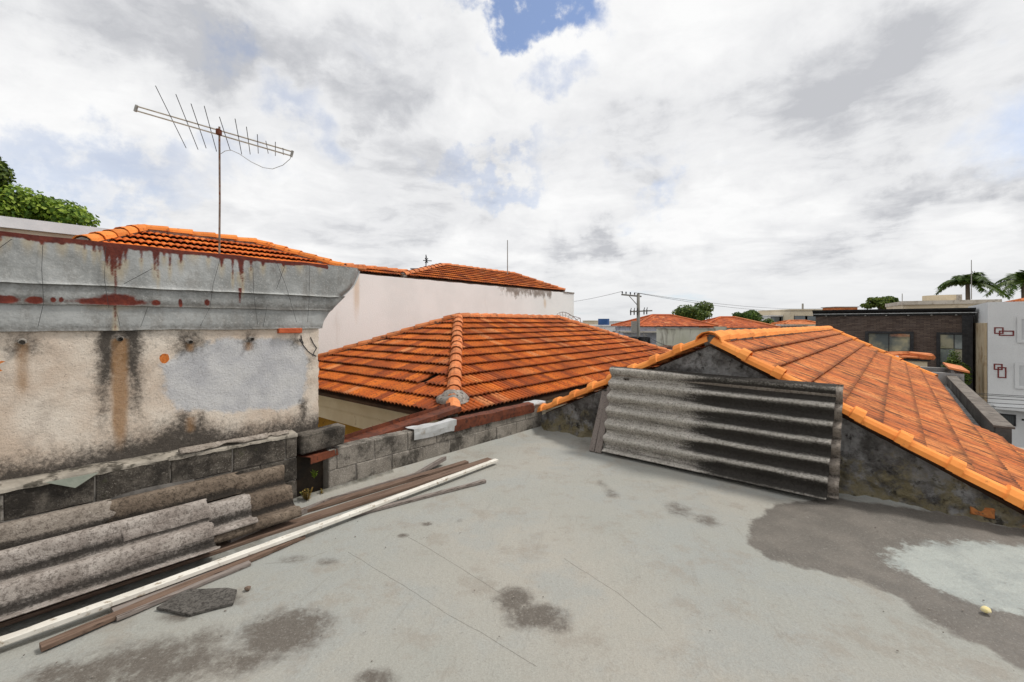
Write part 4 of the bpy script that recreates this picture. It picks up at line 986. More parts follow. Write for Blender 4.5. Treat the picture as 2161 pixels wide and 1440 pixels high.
def batten(s0, t0, s1, t1, z1, w, label, seed):
    a, b = W(s0, t0, .0), W(s1, t1, z1); d = (b-a); L_ = d.length; d.normalize(); sd = e1-d*e1.dot(d); sd.normalize(); nn = sd.cross(d)
    mb = MB(); mb.cbox((a+b)/2, sd*w/2, nn*.016, d*L_/2, .004, .003)
    solid_thing(mb, 'leaning_batten', M['wood_grey'], label, 'batten', 'grey battens leaning at the left end of the big sheet', loc=a)
batten(1.165, .50, 1.14, .13, .70, .075, 'outer grey wooden batten leaning on the gable wall, furthest left', 1)
batten(1.255, .50, 1.225, .13, .77, .085, 'inner grey wooden batten tucked against the left end of the big sheet', 2)
# white thin rod and zinc strip by the corner
p0, p1 = at(1205, 836, 6.15), at(1288, 812, 5.75)
mb = MB(); mb.tube([W(.36, -.40, .50), W(.72, -.33, .65), W(1.15, -.24, .77)], .011, 6); solid_thing(mb, 'white_rod', M['wood_white'], 'thin white rod propped above the corner roof tiles', 'rod')
mb = MB(); mb.grid(lambda u, v: W(-.06+.98*u, -.05-.24*v, rakez(-.06+.98*u)+.045+.06*(1-u)+.03*v+.012*mnoise.noise((u*4, v*3, 0))), 16, 5)
o = solid_thing(mb, 'zinc_strip', M['zinc'], 'pale zinc flashing strip in the corner behind the left rake tiles', 'flashing', loc=W(.35, -.3, .3)); o.modifiers.new('t', 'SOLIDIFY').thickness = .004
# long rusty gutter length
end = at(962, 858, 6.05); sta = W(-.02, 3.50, .385)
mb = MB(); d = (end-sta); sd = d.cross(UP).normalized(); up = sd.cross(d).normalized()
def gf(u, v):
    q = [(-.10, .05), (-.10, 0), (-.02, -.004), (.09, 0), (.094, -.055)]
    k = v*4; i = min(3, int(k)); f = k-i; w_ = .006*mnoise.noise((u*6, v*2, 0))
    return sta+d*u+sd*(q[i][0]*(1-f)+q[i+1][0]*f+w_)+up*(q[i][1]*(1-f)+q[i+1][1]*f+w_)
mb.grid(gf, 40, 8); o = solid_thing(mb, 'rusty_gutter', M['rust'], 'long rusty steel gutter length slanting from the parapet gap to the hip roof corner', 'gutter', loc=(sta+end)/2)
o.modifiers.new('t', 'SOLIDIFY').thickness = .005
# rough slab, pebble, peel
mb = MB(); q = [flr(330, 1288), flr(392, 1250), flr(480, 1246), flr(500, 1250), flr(492, 1278), flr(400, 1302)]
mb.extrude([p+UP*.002 for p in q], UP*.014)
solid_thing(mb, 'rough_slab', simple('rough_dark_board', (.10, .092, .082), (.16, .148, .132), 30, (.05, .045, .04), 60, (.45, .6), bump=.012, bscale=90), 'flat dark broken slab piece with rough top on the floor', 'slab')
def pebble(p, r, mat, name, label, cat, sq=.75, seed=0):
    mb = MB()
    def f(u, v):
        a, b = u*2*math.pi, (v-.5)*math.pi; k = r*(1+.25*mnoise.noise((math.cos(a)*math.cos(b)*1.6, math.sin(a)*math.cos(b)*1.6, math.sin(b)*1.6+seed)))
        return Vector(p)+Vector((math.cos(a)*math.cos(b)*k*1.15, math.sin(a)*math.cos(b)*k, math.sin(b)*k*sq+r*sq))
    mb.grid(f, 14, 9); return solid_thing(mb, name, mat, label, cat, smooth=True, loc=p)
pebble(flr(523, 1246), .016, simple('brown_stone', (.10, .07, .05), (.17, .12, .09), 60), 'pebble', 'small round brown pebble right of the rough slab', 'pebble')
pebble(flr(2080, 1293), .020, simple('yellow_peel', (.70, .58, .22), (.80, .72, .48), 60, bump=.002), 'fruit_peel', 'small pale yellow scrap on the dark damp stain', 'scrap', .8, 3)
mb = MB()
for k in range(70):
    px, py = random.choice([(1120, 1290, 60, 22), (600, 1335, 90, 40), (200, 1420, 90, 40), (1950, 1290, 60, 30), (660, 1070, 40, 20), (1000, 945, 130, 18), (1900, 1110, 200, 12), (850, 1130, 90, 30), (1250, 1240, 500, 120)]), None
    b = px; p = flr(random.gauss(b[0], b[2]), random.gauss(b[1], b[3])); s_ = random.uniform(.0015, .0045)
    an = random.uniform(0, 6.3); ax = Vector((math.cos(an), math.sin(an), .2))*s_; ay = Vector((-math.sin(an), math.cos(an), .1))*s_*random.uniform(.5, 1)
    mb.obox(p+UP*s_*.4, ax, ay, UP*s_*.4)
tag(mb.build('floor_grit', simple('grit', (.08, .07, .06), (.25, .22, .19), 60, bump=0)), 'loose dark grit and crumbs scattered on the terrace floor', kind='stuff')

# ------------------------------------------------------------------ plants
def leaves(mb, c, r, n, ls, lumps=9, flat=.8, seed=0, fill=.55, squash=1.0):
    rs = random.Random(seed); c = Vector(c); bl = []
    for k in range(lumps):
        a = rs.uniform(0, 6.283); z = rs.uniform(-.75, .9); q = math.sqrt(max(0, 1-z*z))
        f = rs.uniform(.45, .72); bl.append((c+Vector((math.cos(a)*q*r[0]*f, math.sin(a)*q*r[1]*f, z*r[2]*f)), rs.uniform(.20, .42)))
    bl.append((c, .42))
    for k in range(n):
        b, f = rs.choice(bl)
        while True:
            v = Vector((rs.uniform(-1, 1), rs.uniform(-1, 1), rs.uniform(-1, 1)))
            if .05 < v.length < 1: break
        v = v.normalized()*(v.length**.6)*1.25
        p = b+Vector((v.x*r[0]*f, v.y*r[1]*f, v.z*r[2]*f*squash))
        nrm = (v+Vector((rs.uniform(-.9, .9), rs.uniform(-.9, .9), rs.uniform(-.2, 1.1)))).normalized()
        t = nrm.orthogonal().normalized(); t.rotate(Matrix.Rotation(rs.uniform(0, 6.28), 3, nrm)); w = nrm.cross(t)
        L_ = ls*rs.uniform(.6, 1.3); W_ = L_*.42
        mb.add([p, p+t*L_*.5+w*W_+nrm*L_*.08, p+t*L_, p+t*L_*.5-w*W_+nrm*L_*.08], [(0, 1, 2, 3)])
    return bl
def tree(name, c, r, n, ls, mat, label, base_z=GZ, group=None, seed=0, lumps=9, trunk_r=.16):
    c = Vector(c); th = thing(name, label, 'tree', Vector((c.x, c.y, base_z)), group)
    mb = MB(); bl = leaves(mb, c, r, n, ls, lumps, seed=seed); mb.build('crown', mat, th, fix=False)
    tm = MB(); b = Vector((c.x, c.y, base_z)); fork = c-UP*r[2]*.75
    tm.tube([b, b.lerp(fork, .5)+Vector((.1, .05, 0)), fork], trunk_r, 8, trunk_r*.65)
    for q, f in bl[:6]: tm.tube([fork, fork.lerp(q, .5)+UP*.15*r[2]*.4, q], trunk_r*.42, 6, trunk_r*.12)
    tm.build('trunk', M['bark'], th, smooth=True); return th
def weed(p, n, h, mat, label, seed):
    rs = random.Random(seed); th = thing('weed', label, 'plant', p); mb = MB(); p = Vector(p); st = MB()
    for k in range(n):
        a = rs.uniform(0, 6.28); d = Vector((math.cos(a), math.sin(a), 0))*rs.uniform(.1, .6); L_ = h*rs.uniform(.5, 1.1)
        tip = p+(d+UP).normalized()*L_; st.tube([p, p.lerp(tip, .6)+UP*.01, tip], .0018, 4)
        for j in range(7):
            q = p.lerp(tip, .25+.11*j); s2 = d.cross(UP).normalized()*(1 if j % 2 else -1); l = h*.22*rs.uniform(.6, 1.2); t = (s2+UP*.4+d*.3).normalized(); w = t.cross(UP).normalized()*l*.3
            mb.add([q, q+t*l*.5+w, q+t*l, q+t*l*.5-w], [(0, 1, 2, 3)])
    st.build('stem', mat, th); mb.build('leaf_spray', mat, th, fix=False)
weed(W(-.03, 3.40, .16), 9, .09, M['leaf_bright'], 'small bright green weed high in the parapet gap', 2)
weed(W(.06, 3.50, .0), 16, .13, M['leaf_dry'], 'dry yellowish weed tuft at the foot of the parapet gap', 3)
weed(W(.04, 3.36, .0), 8, .07, M['leaf_dry'], 'low dead weed beside the block parapet end', 4)

# ------------------------------------------------------------------ television antenna
an = thing('tv_antenna', 'tall rusty television antenna with long double boom above the orange roof', 'antenna', at(462, 548, 5.2))
DA = 5.2
mp_ = MB(); base = at(462, 548, DA); topm = at(463, 268, DA); mp_.tube([base-UP*.5, base.lerp(topm, .45)+Vector((.008, 0, 0)), topm], .011, 8); mp_.build('mast', simple('brown_mast', (.15, .105, .08), (.24, .18, .145), 14, (.17, .05, .02), 20, (.5, .65), bump=.002), an)
b0_, b1_ = at(287, 229, DA*.985), at(616, 325, DA*1.04); bd = (b1_-b0_).normalized(); hz_ = bd.cross(UP).normalized(); bu = hz_.cross(bd)
for k in (.027, -.027):
    mb = MB(); mb.tube([b0_+bu*k, b1_+bu*k], .0085, 6); mb.build('boom', simple('aluminium_dull', (.38, .34, .28), (.52, .47, .40), 8, rough=.5, metal=.4, bump=0), an)
for q in (b0_, b1_): mb = MB(); mb.obox(q, bd*.012, bu*.04, hz_*.012); mb.build('boom_bracket', M['steel'], an)
els = [((328, 181), (393, 313)), ((371, 199), (418, 316)), ((403, 219), (435, 313)), ((431, 224), (457, 320)), ((463, 247), (486, 318)), ((496, 251), (510, 326)), ((520, 268), (528, 326)), ((543, 284), (545, 324)), ((561, 298), (566, 324)), ((581, 300), (581, 329)), ((597, 313), (598, 327))]
for a, b in els:                       # element rods lie across the boom, tilted as in a log periodic array
    mx = ((a[0]+b[0])/2-287)/(616-287); c_ = b0_.lerp(b1_, min(1, max(0, mx)))
    pa, pb = at(*a, c_.y-.22), at(*b, c_.y+.22); mb = MB(); mid = pa.lerp(pb, .5)
    mb.tube([pa, mid, pb], .0042, 5); mb.build('element', M['black'], an)
mb = MB(); mb.cbox(at(463, 280, DA)+Vector((0, -.01, 0)), Vector((.022, 0, 0)), Vector((0, .03, 0)), UP*.035, .005); mb.build('mast_clamp', M['rust'], an)
mb = MB(); mb.tube([at(x, y, DA*(1+.04*(x-463)/153)) for x, y in [(466, 325), (475, 319), (487, 317), (505, 325), (530, 342), (555, 354), (575, 357), (597, 349), (612, 336), (615, 328)]], .004, 5); mb.build('cable', M['greycable'], an)

# ------------------------------------------------------------------ far left: beige wall and trees
SB = -8.0
bw = thing('beige_building', 'beige building edge with white coping behind the orange roof at far left', 'building', W(SB-2, 7, GZ))
tb0, tb1 = on_s(235, SB), 12.
mb = MB(); mb.wbox(SB-5, SB, tb0, tb1, GZ, 3.32); mb.build('wall', simple('beige_render', (.44, .38, .29), (.54, .48, .39), 1.5, (.34, .28, .20), 4, (.5, .7), bump=.004), bw)
mb = MB(); mb.wbox(SB-5.1, SB+.06, tb0-.05, tb1, 3.323, 3.52); mb.build('coping', simple('white_coping', (.62, .63, .65), (.72, .73, .75), 2, bump=.002), bw)
tree('leafy_tree', at(20, 470, 17), (2.9, 2.6, 1.6), 15000, .17, M['leaf_bright'], 'broad bright green tree crown above the beige wall at far left', seed=1, lumps=14)
tree('leafy_tree', at(-52, 380, 16), (1.75, 1.6, 1.75), 9000, .15, M['leaf_mid'], 'darker taller tree cut by the left edge of the picture', seed=2)

# ------------------------------------------------------------------ white house roof fittings
mb = MB(); q = at(1071, 585, 21.5); mb.tube([q-UP*.4, at(1071, 507, 21.5)], .030, 6, .022); solid_thing(mb, 'roof_pole', M['steel'], 'bare thin pole standing on the far red tiled roof', 'pole', loc=q)
a2 = thing('tv_antenna', 'small distant antenna with short crossarms on the far red roof', 'antenna', at(899, 570, 19))
mb = MB(); mb.tube([at(899, 580, 19), at(899, 538, 19)], .022, 6); mb.build('mast', M['black'], a2)
for a, b in [((893, 550), (911, 551)), ((866, 567), (896, 568)), ((897, 545), (903, 555)), ((903, 545), (897, 555)), ((900, 541), (900, 556))]:
    mb = MB(); mb.tube([at(*a, 18.98), at(*b, 18.98)], .018, 5); mb.build('element', M['black'], a2)
ds = thing('satellite_dish', 'large wire mesh satellite dish behind the right end of the hip roof ridge', 'satellite dish', at(1200, 700, 17))
dc = at(1203, 690, 17.0); dn_ = Vector((.55, -.62, .55)).normalized(); dx = dn_.cross(UP).normalized(); dy = dx.cross(dn_)
RD = .72
def dp(r, a): return dc+dx*math.cos(a)*r*RD+dy*math.sin(a)*r*RD+dn_*(.30*r*r-.30)*RD
mb = MB()
for k in range(24): mb.tube([dp(r, k*math.pi/12) for r in (.05, .3, .6, .85, 1)], .010, 4)
for r in (.25, .4, .55, .7, .85): mb.tube([dp(r, k*math.pi/12) for k in range(25)], .007, 4)
mb.build('mesh_bowl', M['greycable'], ds)
mb = MB(); mb.tube([dp(1, k*math.pi/12) for k in range(25)], .018, 5); mb.build('rim', M['greycable'], ds)
for k in (0, 2.1, 4.2): mb = MB(); mb.tube([dp(.95, k), dc+dn_*.62], .014, 5); mb.build('feed_strut', M['greycable'], ds)
mb = MB(); mb.tube([dc-dn_*.3, dc-dn_*.3-UP*3.0], .05, 8); mb.build('post', M['steel'], ds)

# ------------------------------------------------------------------ the neighbourhood beyond
def far_hip(th, c, yaw, L, Wd, ze, pitch, roofm, wallm, zg=GZ, over=.35, gauge=.36, name='roof', wall=True, ridge=True):
    """hip roofed block; the roof is stepped in tile courses with fluted tile edges"""
    u = Vector((math.cos(yaw), math.sin(yaw), 0)); v = Vector((-math.sin(yaw), math.cos(yaw), 0)); c = Vector((c[0], c[1], 0))
    def P(a, b, z): return c+u*a+v*b+UP*z
    if wall:
        mb = MB(); a, b = L/2-over, Wd/2-over
        mb.hexa([P(-a, -b, zg), P(a, -b, zg), P(a, b, zg), P(-a, b, zg), P(-a, -b, ze-.02), P(a, -b, ze-.02), P(a, b, ze-.02), P(-a, b, ze-.02)]); mb.build('wall', wallm, th)
    mb = MB(); n = max(3, int(Wd/2/gauge)); st = Wd/2/n
    for k in range(n):
        i0, i1 = k*st, (k+1)*st+.05; z0, z1 = ze+pitch*k*st+.07, ze+pitch*(k+1)*st+.05
        for side in range(4):
            def rect(i): 
                a, b = L/2-i, Wd/2-i; return [(-a, -b), (a, -b), (a, b), (-a, b)]
            A, B = rect(i0), rect(min(i1, Wd/2-.001)); p0, p1 = A[side], A[(side+1) % 4]; q0, q1 = B[side], B[(side+1) % 4]
            m_ = max(2, int(math.hypot(p1[0]-p0[0], p1[1]-p0[1])/.3))
            for j in range(m_):
                f0, f1 = j/m_, (j+1)/m_; dz_ = random.uniform(-.012, .015)
                def ip(a, b, f): return (a[0]+(b[0]-a[0])*f, a[1]+(b[1]-a[1])*f)
                w0, w1, x0, x1 = ip(p0, p1, f0), ip(p0, p1, f1), ip(q0, q1, f0), ip(q0, q1, f1)
                mb.add([P(*w0, z0+dz_-.05), P(*w1, z0+dz_-.05), P(*w0, z0+dz_), P(*w1, z0+dz_), P(*x0, z1+dz_), P(*x1, z1+dz_)], [(0, 1, 3, 2), (2, 3, 5, 4)])
    if ridge:
        zt = ze+pitch*Wd/2+.09; a = L/2-Wd/2
        for p, q in [((-a, 0), (a, 0))]+[((sx*L/2, sy*Wd/2), (sx*a, 0)) for sx in (-1, 1) for sy in (-1, 1)]:
            zz = ze+.09 if p != (-a, 0) or q != (a, 0) else zt
            mb.tube([P(*p, zz), P(*q, zt)], .10, 5)
    return mb.build(name, roofm, th, fix=False)
def box_on(th, name, mat, c, yaw, L, Wd, z0, z1, inset=0):
    u = Vector((math.cos(yaw), math.sin(yaw), 0)); v = Vector((-math.sin(yaw), math.cos(yaw), 0)); c = Vector((c[0], c[1], 0))
    mb = MB(); mb.obox(c+UP*(z0+z1)/2, u*L/2, v*Wd/2, UP*(z1-z0)/2); return mb.build(name, mat, th)
def windows(th, c, yaw, Wd, xs, zs_, w, h, frame, glass):
    u = Vector((math.cos(yaw), math.sin(yaw), 0)); v = Vector((-math.sin(yaw), math.cos(yaw), 0)); c = Vector((c[0], c[1], 0))
    for z in zs_:
        for x in xs:
            p = c+u*x-v*(Wd/2)+UP*z
            mb = MB()
            for dx_, dz_, a, b in ((-w/2, 0, .05, h/2), (w/2, 0, .05, h/2), (0, -h/2, w/2, .05), (0, h/2, w/2, .05)): mb.obox(p+u*dx_+UP*dz_-v*.03, u*a, v*.05, UP*b)
            f = mb.build('window', frame, th); mb = MB(); mb.obox(p-v*.012, u*(w/2-.05), v*.016, UP*(h/2-.05)); mb.build('pane', glass, f)
YA = -_a
m = Mat('stained_green_wall', .9, .2)
c = m.mix(m.ss(m.noise(.5, 6), .35, .65), (.50, .50, .40), (.62, .61, .53)); c = m.mix(m.math('MULTIPLY', m.ss(m.noise(1.0, 7, .7, m.mp(0, (1, 1, .15))), .50, .64), .85), c, (.17, .15, .12))
m.color(c); w_green = m.m
w_blue = simple('pale_blue_wall', (.42, .44, .52), (.55, .57, .64), .5, (.30, .30, .34), 1.5, (.5, .65), bump=0)
w_white = simple('white_far_wall', (.68, .68, .67), (.80, .80, .79), .4, (.45, .44, .42), 1.2, (.56, .7), bump=0)
w_cream = simple('cream_far_wall', (.62, .53, .38), (.72, .63, .48), .4, (.45, .38, .27), 1.2, (.56, .7), bump=0)
w_dirty = simple('dirty_far_wall', (.34, .31, .27), (.48, .45, .40), .6, (.18, .16, .14), 1.2, (.52, .66), bump=0)
r_far = M['far_i']
r_pale = simple('pale_far_tiles', (.52, .16, .05), (.66, .24, .09), 1.4, (.34, .10, .04), 5, (.5, .65), bump=0)
def ctr(px0, px1, d): return at((px0+px1)/2, 682, d)
# two red roofed houses with a stained yard wall in front
q = at(1396, 682, 44); h = thing('tiled_house', 'low house with red hip roof and pale bluish wall right behind the utility pole', 'house', (q.x, q.y, GZ)); far_hip(h, q, R(8), 8.4, 6.4, 1.25, .34, r_far, w_blue)
windows(h, q, R(8), 5.7, (-2.6, -.6), (-.6,), 1.0, .9, M['black'], M['glass'])
q = at(1535, 682, 44); h = thing('tiled_house', 'low house with red hip roof in front of the round topped trees', 'house', (q.x, q.y, GZ)); far_hip(h, q, R(-6), 7.4, 6.0, 1.1, .34, r_far, w_white)
p0, p1 = at(1386, 694, 38), at(1602, 694, 38); dv = (p1-p0); wv_ = thing('yard_wall', 'long stained greenish white wall below the two red roofs', 'wall', ((p0.x+p1.x)/2, 38, GZ))
mb = MB(); mb.obox(p0.lerp(p1, .28)+UP*(-3.7), dv*.28, Vector((0, .12, 0)), UP*3.7); mb.build('panel', w_green, wv_)
mb = MB(); mb.obox(p0.lerp(p1, .62)+UP*(-3.62), dv*.055, Vector((0, .17, 0)), UP*3.80); mb.build('pier', w_green, wv_)
mb = MB(); mb.obox(p0.lerp(p1, .84)+UP*(-3.78), dv*.16, Vector((0, .12, 0)), UP*3.7); mb.build('panel', w_green, wv_)
for a_, b_, z_ in ((0, .56, .03), (.68, 1, -.05)): mb = MB(); mb.obox(p0.lerp(p1, (a_+b_)/2)+UP*z_, dv*(b_-a_)/2, Vector((0, .18, 0)), UP*.05); mb.build('coping', w_dirty, wv_)
p0, p1 = at(1310, 700, 41), at(1386, 700, 41); bv = thing('blue_house', 'pale bluish shed house wall behind the transformer', 'house', ((p0.x+p1.x)/2, 41, GZ))
mb = MB(); mb.obox(p0.lerp(p1, .5)+UP*-3.6, (p1-p0)*.5, Vector((0, 1, 0)), UP*3.5); mb.build('wall', w_blue, bv)
mb = MB(); mb.obox(p0.lerp(p1, .5)+UP*-.02+Vector((0, -.2, 0)), (p1-p0)*.53, Vector((0, 1.5, 0)), UP*.07); mb.build('eave', w_dirty, bv)
for x in (.25, .62): mb = MB(); mb.obox(p0.lerp(p1, x)+UP*-.9+Vector((0, -1.02, 0)), Vector((.35, 0, 0)), Vector((0, .04, 0)), UP*.4); mb.build('window', M['black'], bv)
# white low building and skyline
def far_block(px0, px1, py, d, mat, name, label, depth=6, roof=None, wins=None, tank=None, yaw=0.):
    a, b = at(px0, py, d), at(px1, py, d); c = a.lerp(b, .5); L_ = (b-a).length; t = thing(name, label, 'building', (c.x, c.y, GZ))
    box_on(t, 'wall', mat, (c.x, c.y+depth/2), 0, L_, depth, GZ, c.z)
    box_on(t, 'parapet', mat, (c.x, c.y+depth/2), 0, L_+.3, depth+.3, c.z+.002, c.z+.18)
    if wins:
        for wx, wy, ww, wh_ in wins:
            p = at(wx, wy, d-.02); mb = MB(); mb.obox(p, Vector((ww/2, 0, 0)), Vector((0, .05, 0)), UP*wh_/2); f = mb.build('window', M['black'], t)
            mb = MB(); mb.obox(p+Vector((0, -.055, 0)), Vector((ww/2-.06, 0, 0)), Vector((0, .006, 0)), UP*(wh_/2-.06)); mb.build('pane', M['glass'], f)
    if roof:
        far_hip(t, (c.x, c.y+depth/2), 0, L_+.8, depth+.8, c.z+.19, .3, roof, mat, wall=False)
    return t
far_block(1224, 1312, 689, 62, w_white, 'white_building', 'low white flat roofed building left of the utility pole', 8, wins=[(1290, 708, 2.6, 1.0), (1300, 706, .9, .9), (1262, 706, 1.2, 1.)])
mb = MB(); q = at(1274, 684, 66); mb.tube([q-UP*.7, q+UP*.8], .85, 14); solid_thing(mb, 'water_tank', simple('blue_tank', (.02, .06, .16), (.04, .09, .22), 1, bump=0), 'small dark blue water tank on the far white roof', 'water tank', loc=q-UP*.7)
far_block(1238, 1262, 678, 120, w_cream, 'distant_building', 'tiny cream block left of the blue tank on the skyline')
far_block(1296, 1326, 679, 135, w_white, 'distant_building', 'tiny white block above the left end of the red roof on skyline')
far_block(1216, 1234, 684, 90, w_dirty, 'distant_building', 'tiny grey block beside the satellite dish on the skyline')
far_block(1604, 1640, 689, 85, w_dirty, 'distant_building', 'small grey brown block half behind trees right of the second red roof')
far_block(1618, 1700, 690, 48, w_white, 'white_building', 'white two storey house with orange lean roof left of brick building', 5, wins=[(1672, 698, 1., .9), (1640, 699, 1.4, .8), (1655, 712, 1.6, .9)])
t_ = thing('lean_roof', 'narrow orange tiled roof on the white two storey house', 'roof', at(1675, 686, 46)); far_hip(t_, at(1682, 682, 47.), 0, 4.2, 2.4, 1.42, .3, r_pale, w_white, wall=False)
far_block(1668, 1740, 655, 70, w_cream, 'cream_building', 'cream flat topped building above the white house, left of the brick building', 9, wins=[(1690, 672, 2.2, .8), (1712, 672, 2.2, .8)])
far_block(1620, 1668, 668, 72, w_white, 'white_building', 'stepped white building with dark window strip left of the cream block', 8, wins=[(1638, 674, 1.8, .8), (1655, 674, 1.8, .8)])
mb = MB(); q = at(1694, 655, 72); mb.tube([q, at(1694, 641, 72)], .14, 6); solid_thing(mb, 'chimney_pipe', M['steel'], 'short dark vent pipe on the cream building roof', 'pipe', loc=q)
t_ = thing('roof_hut', 'tiny orange rooftop box behind the black cornice of brick building', 'rooftop box', at(1772, 655, 60)); box_on(t_, 'wall', r_pale, at(1772, 650, 60), 0, 3.0, 2.5, 1.7, 3.75); box_on(t_, 'lid', w_dirty, at(1772, 650, 60), 0, 3.3, 2.8, 3.76, 3.86)
# hazy rows of more distant roofs so the city goes on
for k in range(16):
    px = random.uniform(1205, 1740) if k < 22 else random.uniform(-600, 3000); d_ = random.uniform(150, 420)
    wd = random.uniform(8, 18); top = random.uniform(681, 677) if k < 22 else random.uniform(683, 677)
    q = at(px, top, d_)
    t_ = tag(MB().build('distant_house', None), None); bpy.data.objects.remove(t_)
    mb = MB(); mb.obox(Vector((q.x, q.y, (GZ+q.z)/2)), Vector((wd/2, 0, 0)), Vector((0, 5, 0)), UP*(q.z-GZ)/2)
    solid_thing(mb, 'distant_house', random.choice([w_white, w_cream, w_dirty, r_pale]), 'small plain far off building rising just above the horizon', 'building', 'far city buildings along the horizon')
mb = MB()
for k in range(60):
    px = random.uniform(1180, 1760) if k < 30 else random.uniform(-900, 3200); d_ = random.uniform(110, 380); q = at(px, random.uniform(684, 680), d_)
    leaves(mb, q-UP*1.5, (d_*.02, d_*.02, 2.4), 260, d_*.004, 6, seed=100+k)
tag(mb.build('far_greenery', M['leaf_mid'], fix=False), 'scattered far tree tops between the distant roofs', kind='stuff')
tree('street_tree', at(1470, 664, 52), (2.75, 2.2, 1.55), 5200, .24, M['leaf_mid'], 'sparse olive green tree behind the two red roofs, widest of the three', seed=11, lumps=12)
tree('street_tree', at(1577, 669, 55), (1.95, 1.8, 1.15), 4200, .24, M['leaf_dark'], 'dense dark round topped tree right of the second red roof', seed=12)
tree('street_tree', at(1610, 690, 56), (1.5, 1.5, 1.3), 2600, .24, M['leaf_mid'], 'smaller pale tree at the right foot of the dark round tree', seed=13)
tree('bush', at(1672, 712, 30), (1.5, 1.2, .45), 3600, .13, M['leaf_bright'], 'bright green bush top just above the gable house ridge', seed=14)
tree('street_tree', at(1856, 640, 60), (2.7, 2.2, .85), 2600, .36, M['leaf_mid'], 'small pale feathery tree above the black cornice', seed=15, lumps=10)
tree('climbing_shrub', at(2022, 785, 25.2), (.75, .5, 1.4), 3200, .12, M['leaf_mid'], 'loose green shrub in front of the right brick building window', seed=16, base_z=-3.4, trunk_r=.05)
# low brown roof between the hip roof and the gable
q = at(1450, 745, 19); t_ = thing('low_shed', 'low brown roofed shed behind the gap between the two tiled roofs', 'shed', (q.x, q.y, GZ)); far_hip(t_, q, YA, 5.0, 3.0, .15, .16, simple('brown_tiles', (.10, .06, .045), (.18, .11, .085), 3, (.26, .2, .17), 8, (.55, .7)), w_dirty)
# utility pole
PD = 34.; pt = at(1347, 620, PD); up_ = thing('utility_pole', 'concrete utility pole with crossarms and black transformers between the far roofs', 'utility pole', (pt.x, pt.y, GZ))
mpole = simple('pole_concrete', (.15, .145, .13), (.23, .22, .195), 1, bump=.004)
mb = MB(); mb.tube([Vector((pt.x, pt.y, GZ)), pt], .19, 10, .115); mb.build('mast', mpole, up_, smooth=True)
ca, cb_ = at(1312, 622, PD-.6), at(1353, 626, PD+.3)
mb = MB(); d_ = (cb_-ca).normalized(); mb.obox(ca.lerp(cb_, .5), d_*(cb_-ca).length/2, d_.cross(UP)*.05, UP*.055); mb.build('crossarm', mpole, up_)
mb = MB(); mb.tube([ca.lerp(cb_, .35), pt-UP*1.0], .03, 6); mb.build('brace', mpole, up_)
for f in (.03, .22, .44, .66, .84):
    p = ca.lerp(cb_, f)+UP*.06; mb = MB(); mb.tube([p, p+UP*.06], .03, 6); mb.tube([p+UP*.06, p+UP*.2], .06, 8, .045); mb.build('insulator', M['black'], up_)
ca2, cb2 = at(1331, 658, PD-.3), at(1376, 656, PD+.3); d_ = (cb2-ca2).normalized()
mb = MB(); mb.obox(ca2.lerp(cb2, .5), d_*(cb2-ca2).length/2, d_.cross(UP)*.05, UP*.05); mb.build('crossarm', mpole, up_)
for f in (.0, .16, .30, .62, .75):
    p = ca2.lerp(cb2, f); mb = MB(); mb.tube([p-UP*.28, p+UP*.1], .045, 6, .06); mb.tube([p+UP*.1, p+UP*.28+d_*.06], .03, 6); mb.build('fuse_switch', M['black'], up_)
for px in (1334, 1359):
    p = at(px, 724, PD-.35); mb = MB(); mb.tube([p-UP*.55, p-UP*.5, p+UP*.45, p+UP*.5], .40, 12); 
    for k in range(8):
        a = k*math.pi/4; mb.obox(p+Vector((math.cos(a), math.sin(a), 0))*.43, Vector((math.cos(a)*.06, math.sin(a)*.06, 0)), Vector((-math.sin(a), math.cos(a), 0))*.02, UP*.4)
    mb.build('transformer', M['black'], up_)
    mb = MB(); mb.tube([p+UP*.5, p+UP*.72], .05, 6); mb.tube([p+UP*.5+Vector((.15, 0, 0)), p+UP*.70+Vector((.17, 0, 0))], .05, 6); mb.build('bushing', M['steel'], up_)
mb = MB(); p = at(1338, 690, PD-.25); mb.obox(p, Vector((.2, 0, 0)), Vector((0, .12, 0)), UP*.45); mb.build('switch_box', M['steel'], up_)
def wire(a, b, sag, label, r=.016, n=24, grp='overhead power lines'):
    mb = MB(); a, b = Vector(a), Vector(b); mb.tube([a.lerp(b, k/n)-UP*sag*4*(k/n)*(1-k/n) for k in range(n+1)], r, 4)
    solid_thing(mb, 'power_line', M['cable'], label, 'power line', grp, loc=a)
wire(ca.lerp(cb_, .84)+UP*.26, at(1740, 651, 62), .5, 'upper long wire running right from the utility pole top', .014)
wire(ca.lerp(cb_, .66)+UP*.26, at(1760, 655, 60), .7, 'lower long wire running right from the utility pole top', .014)
wire(ca.lerp(cb_, .03)+UP*.26, at(1150, 640, 60), .3, 'wire running left from utility pole top to the white wall', .014)
wire(at(1360, 705, PD), at(1460, 738, 24), .3, 'slack cable dropping right from the transformers', .02)
wire(at(1356, 712, PD), at(1425, 745, 22), .4, 'lower slack cable dropping right from the transformers', .02)

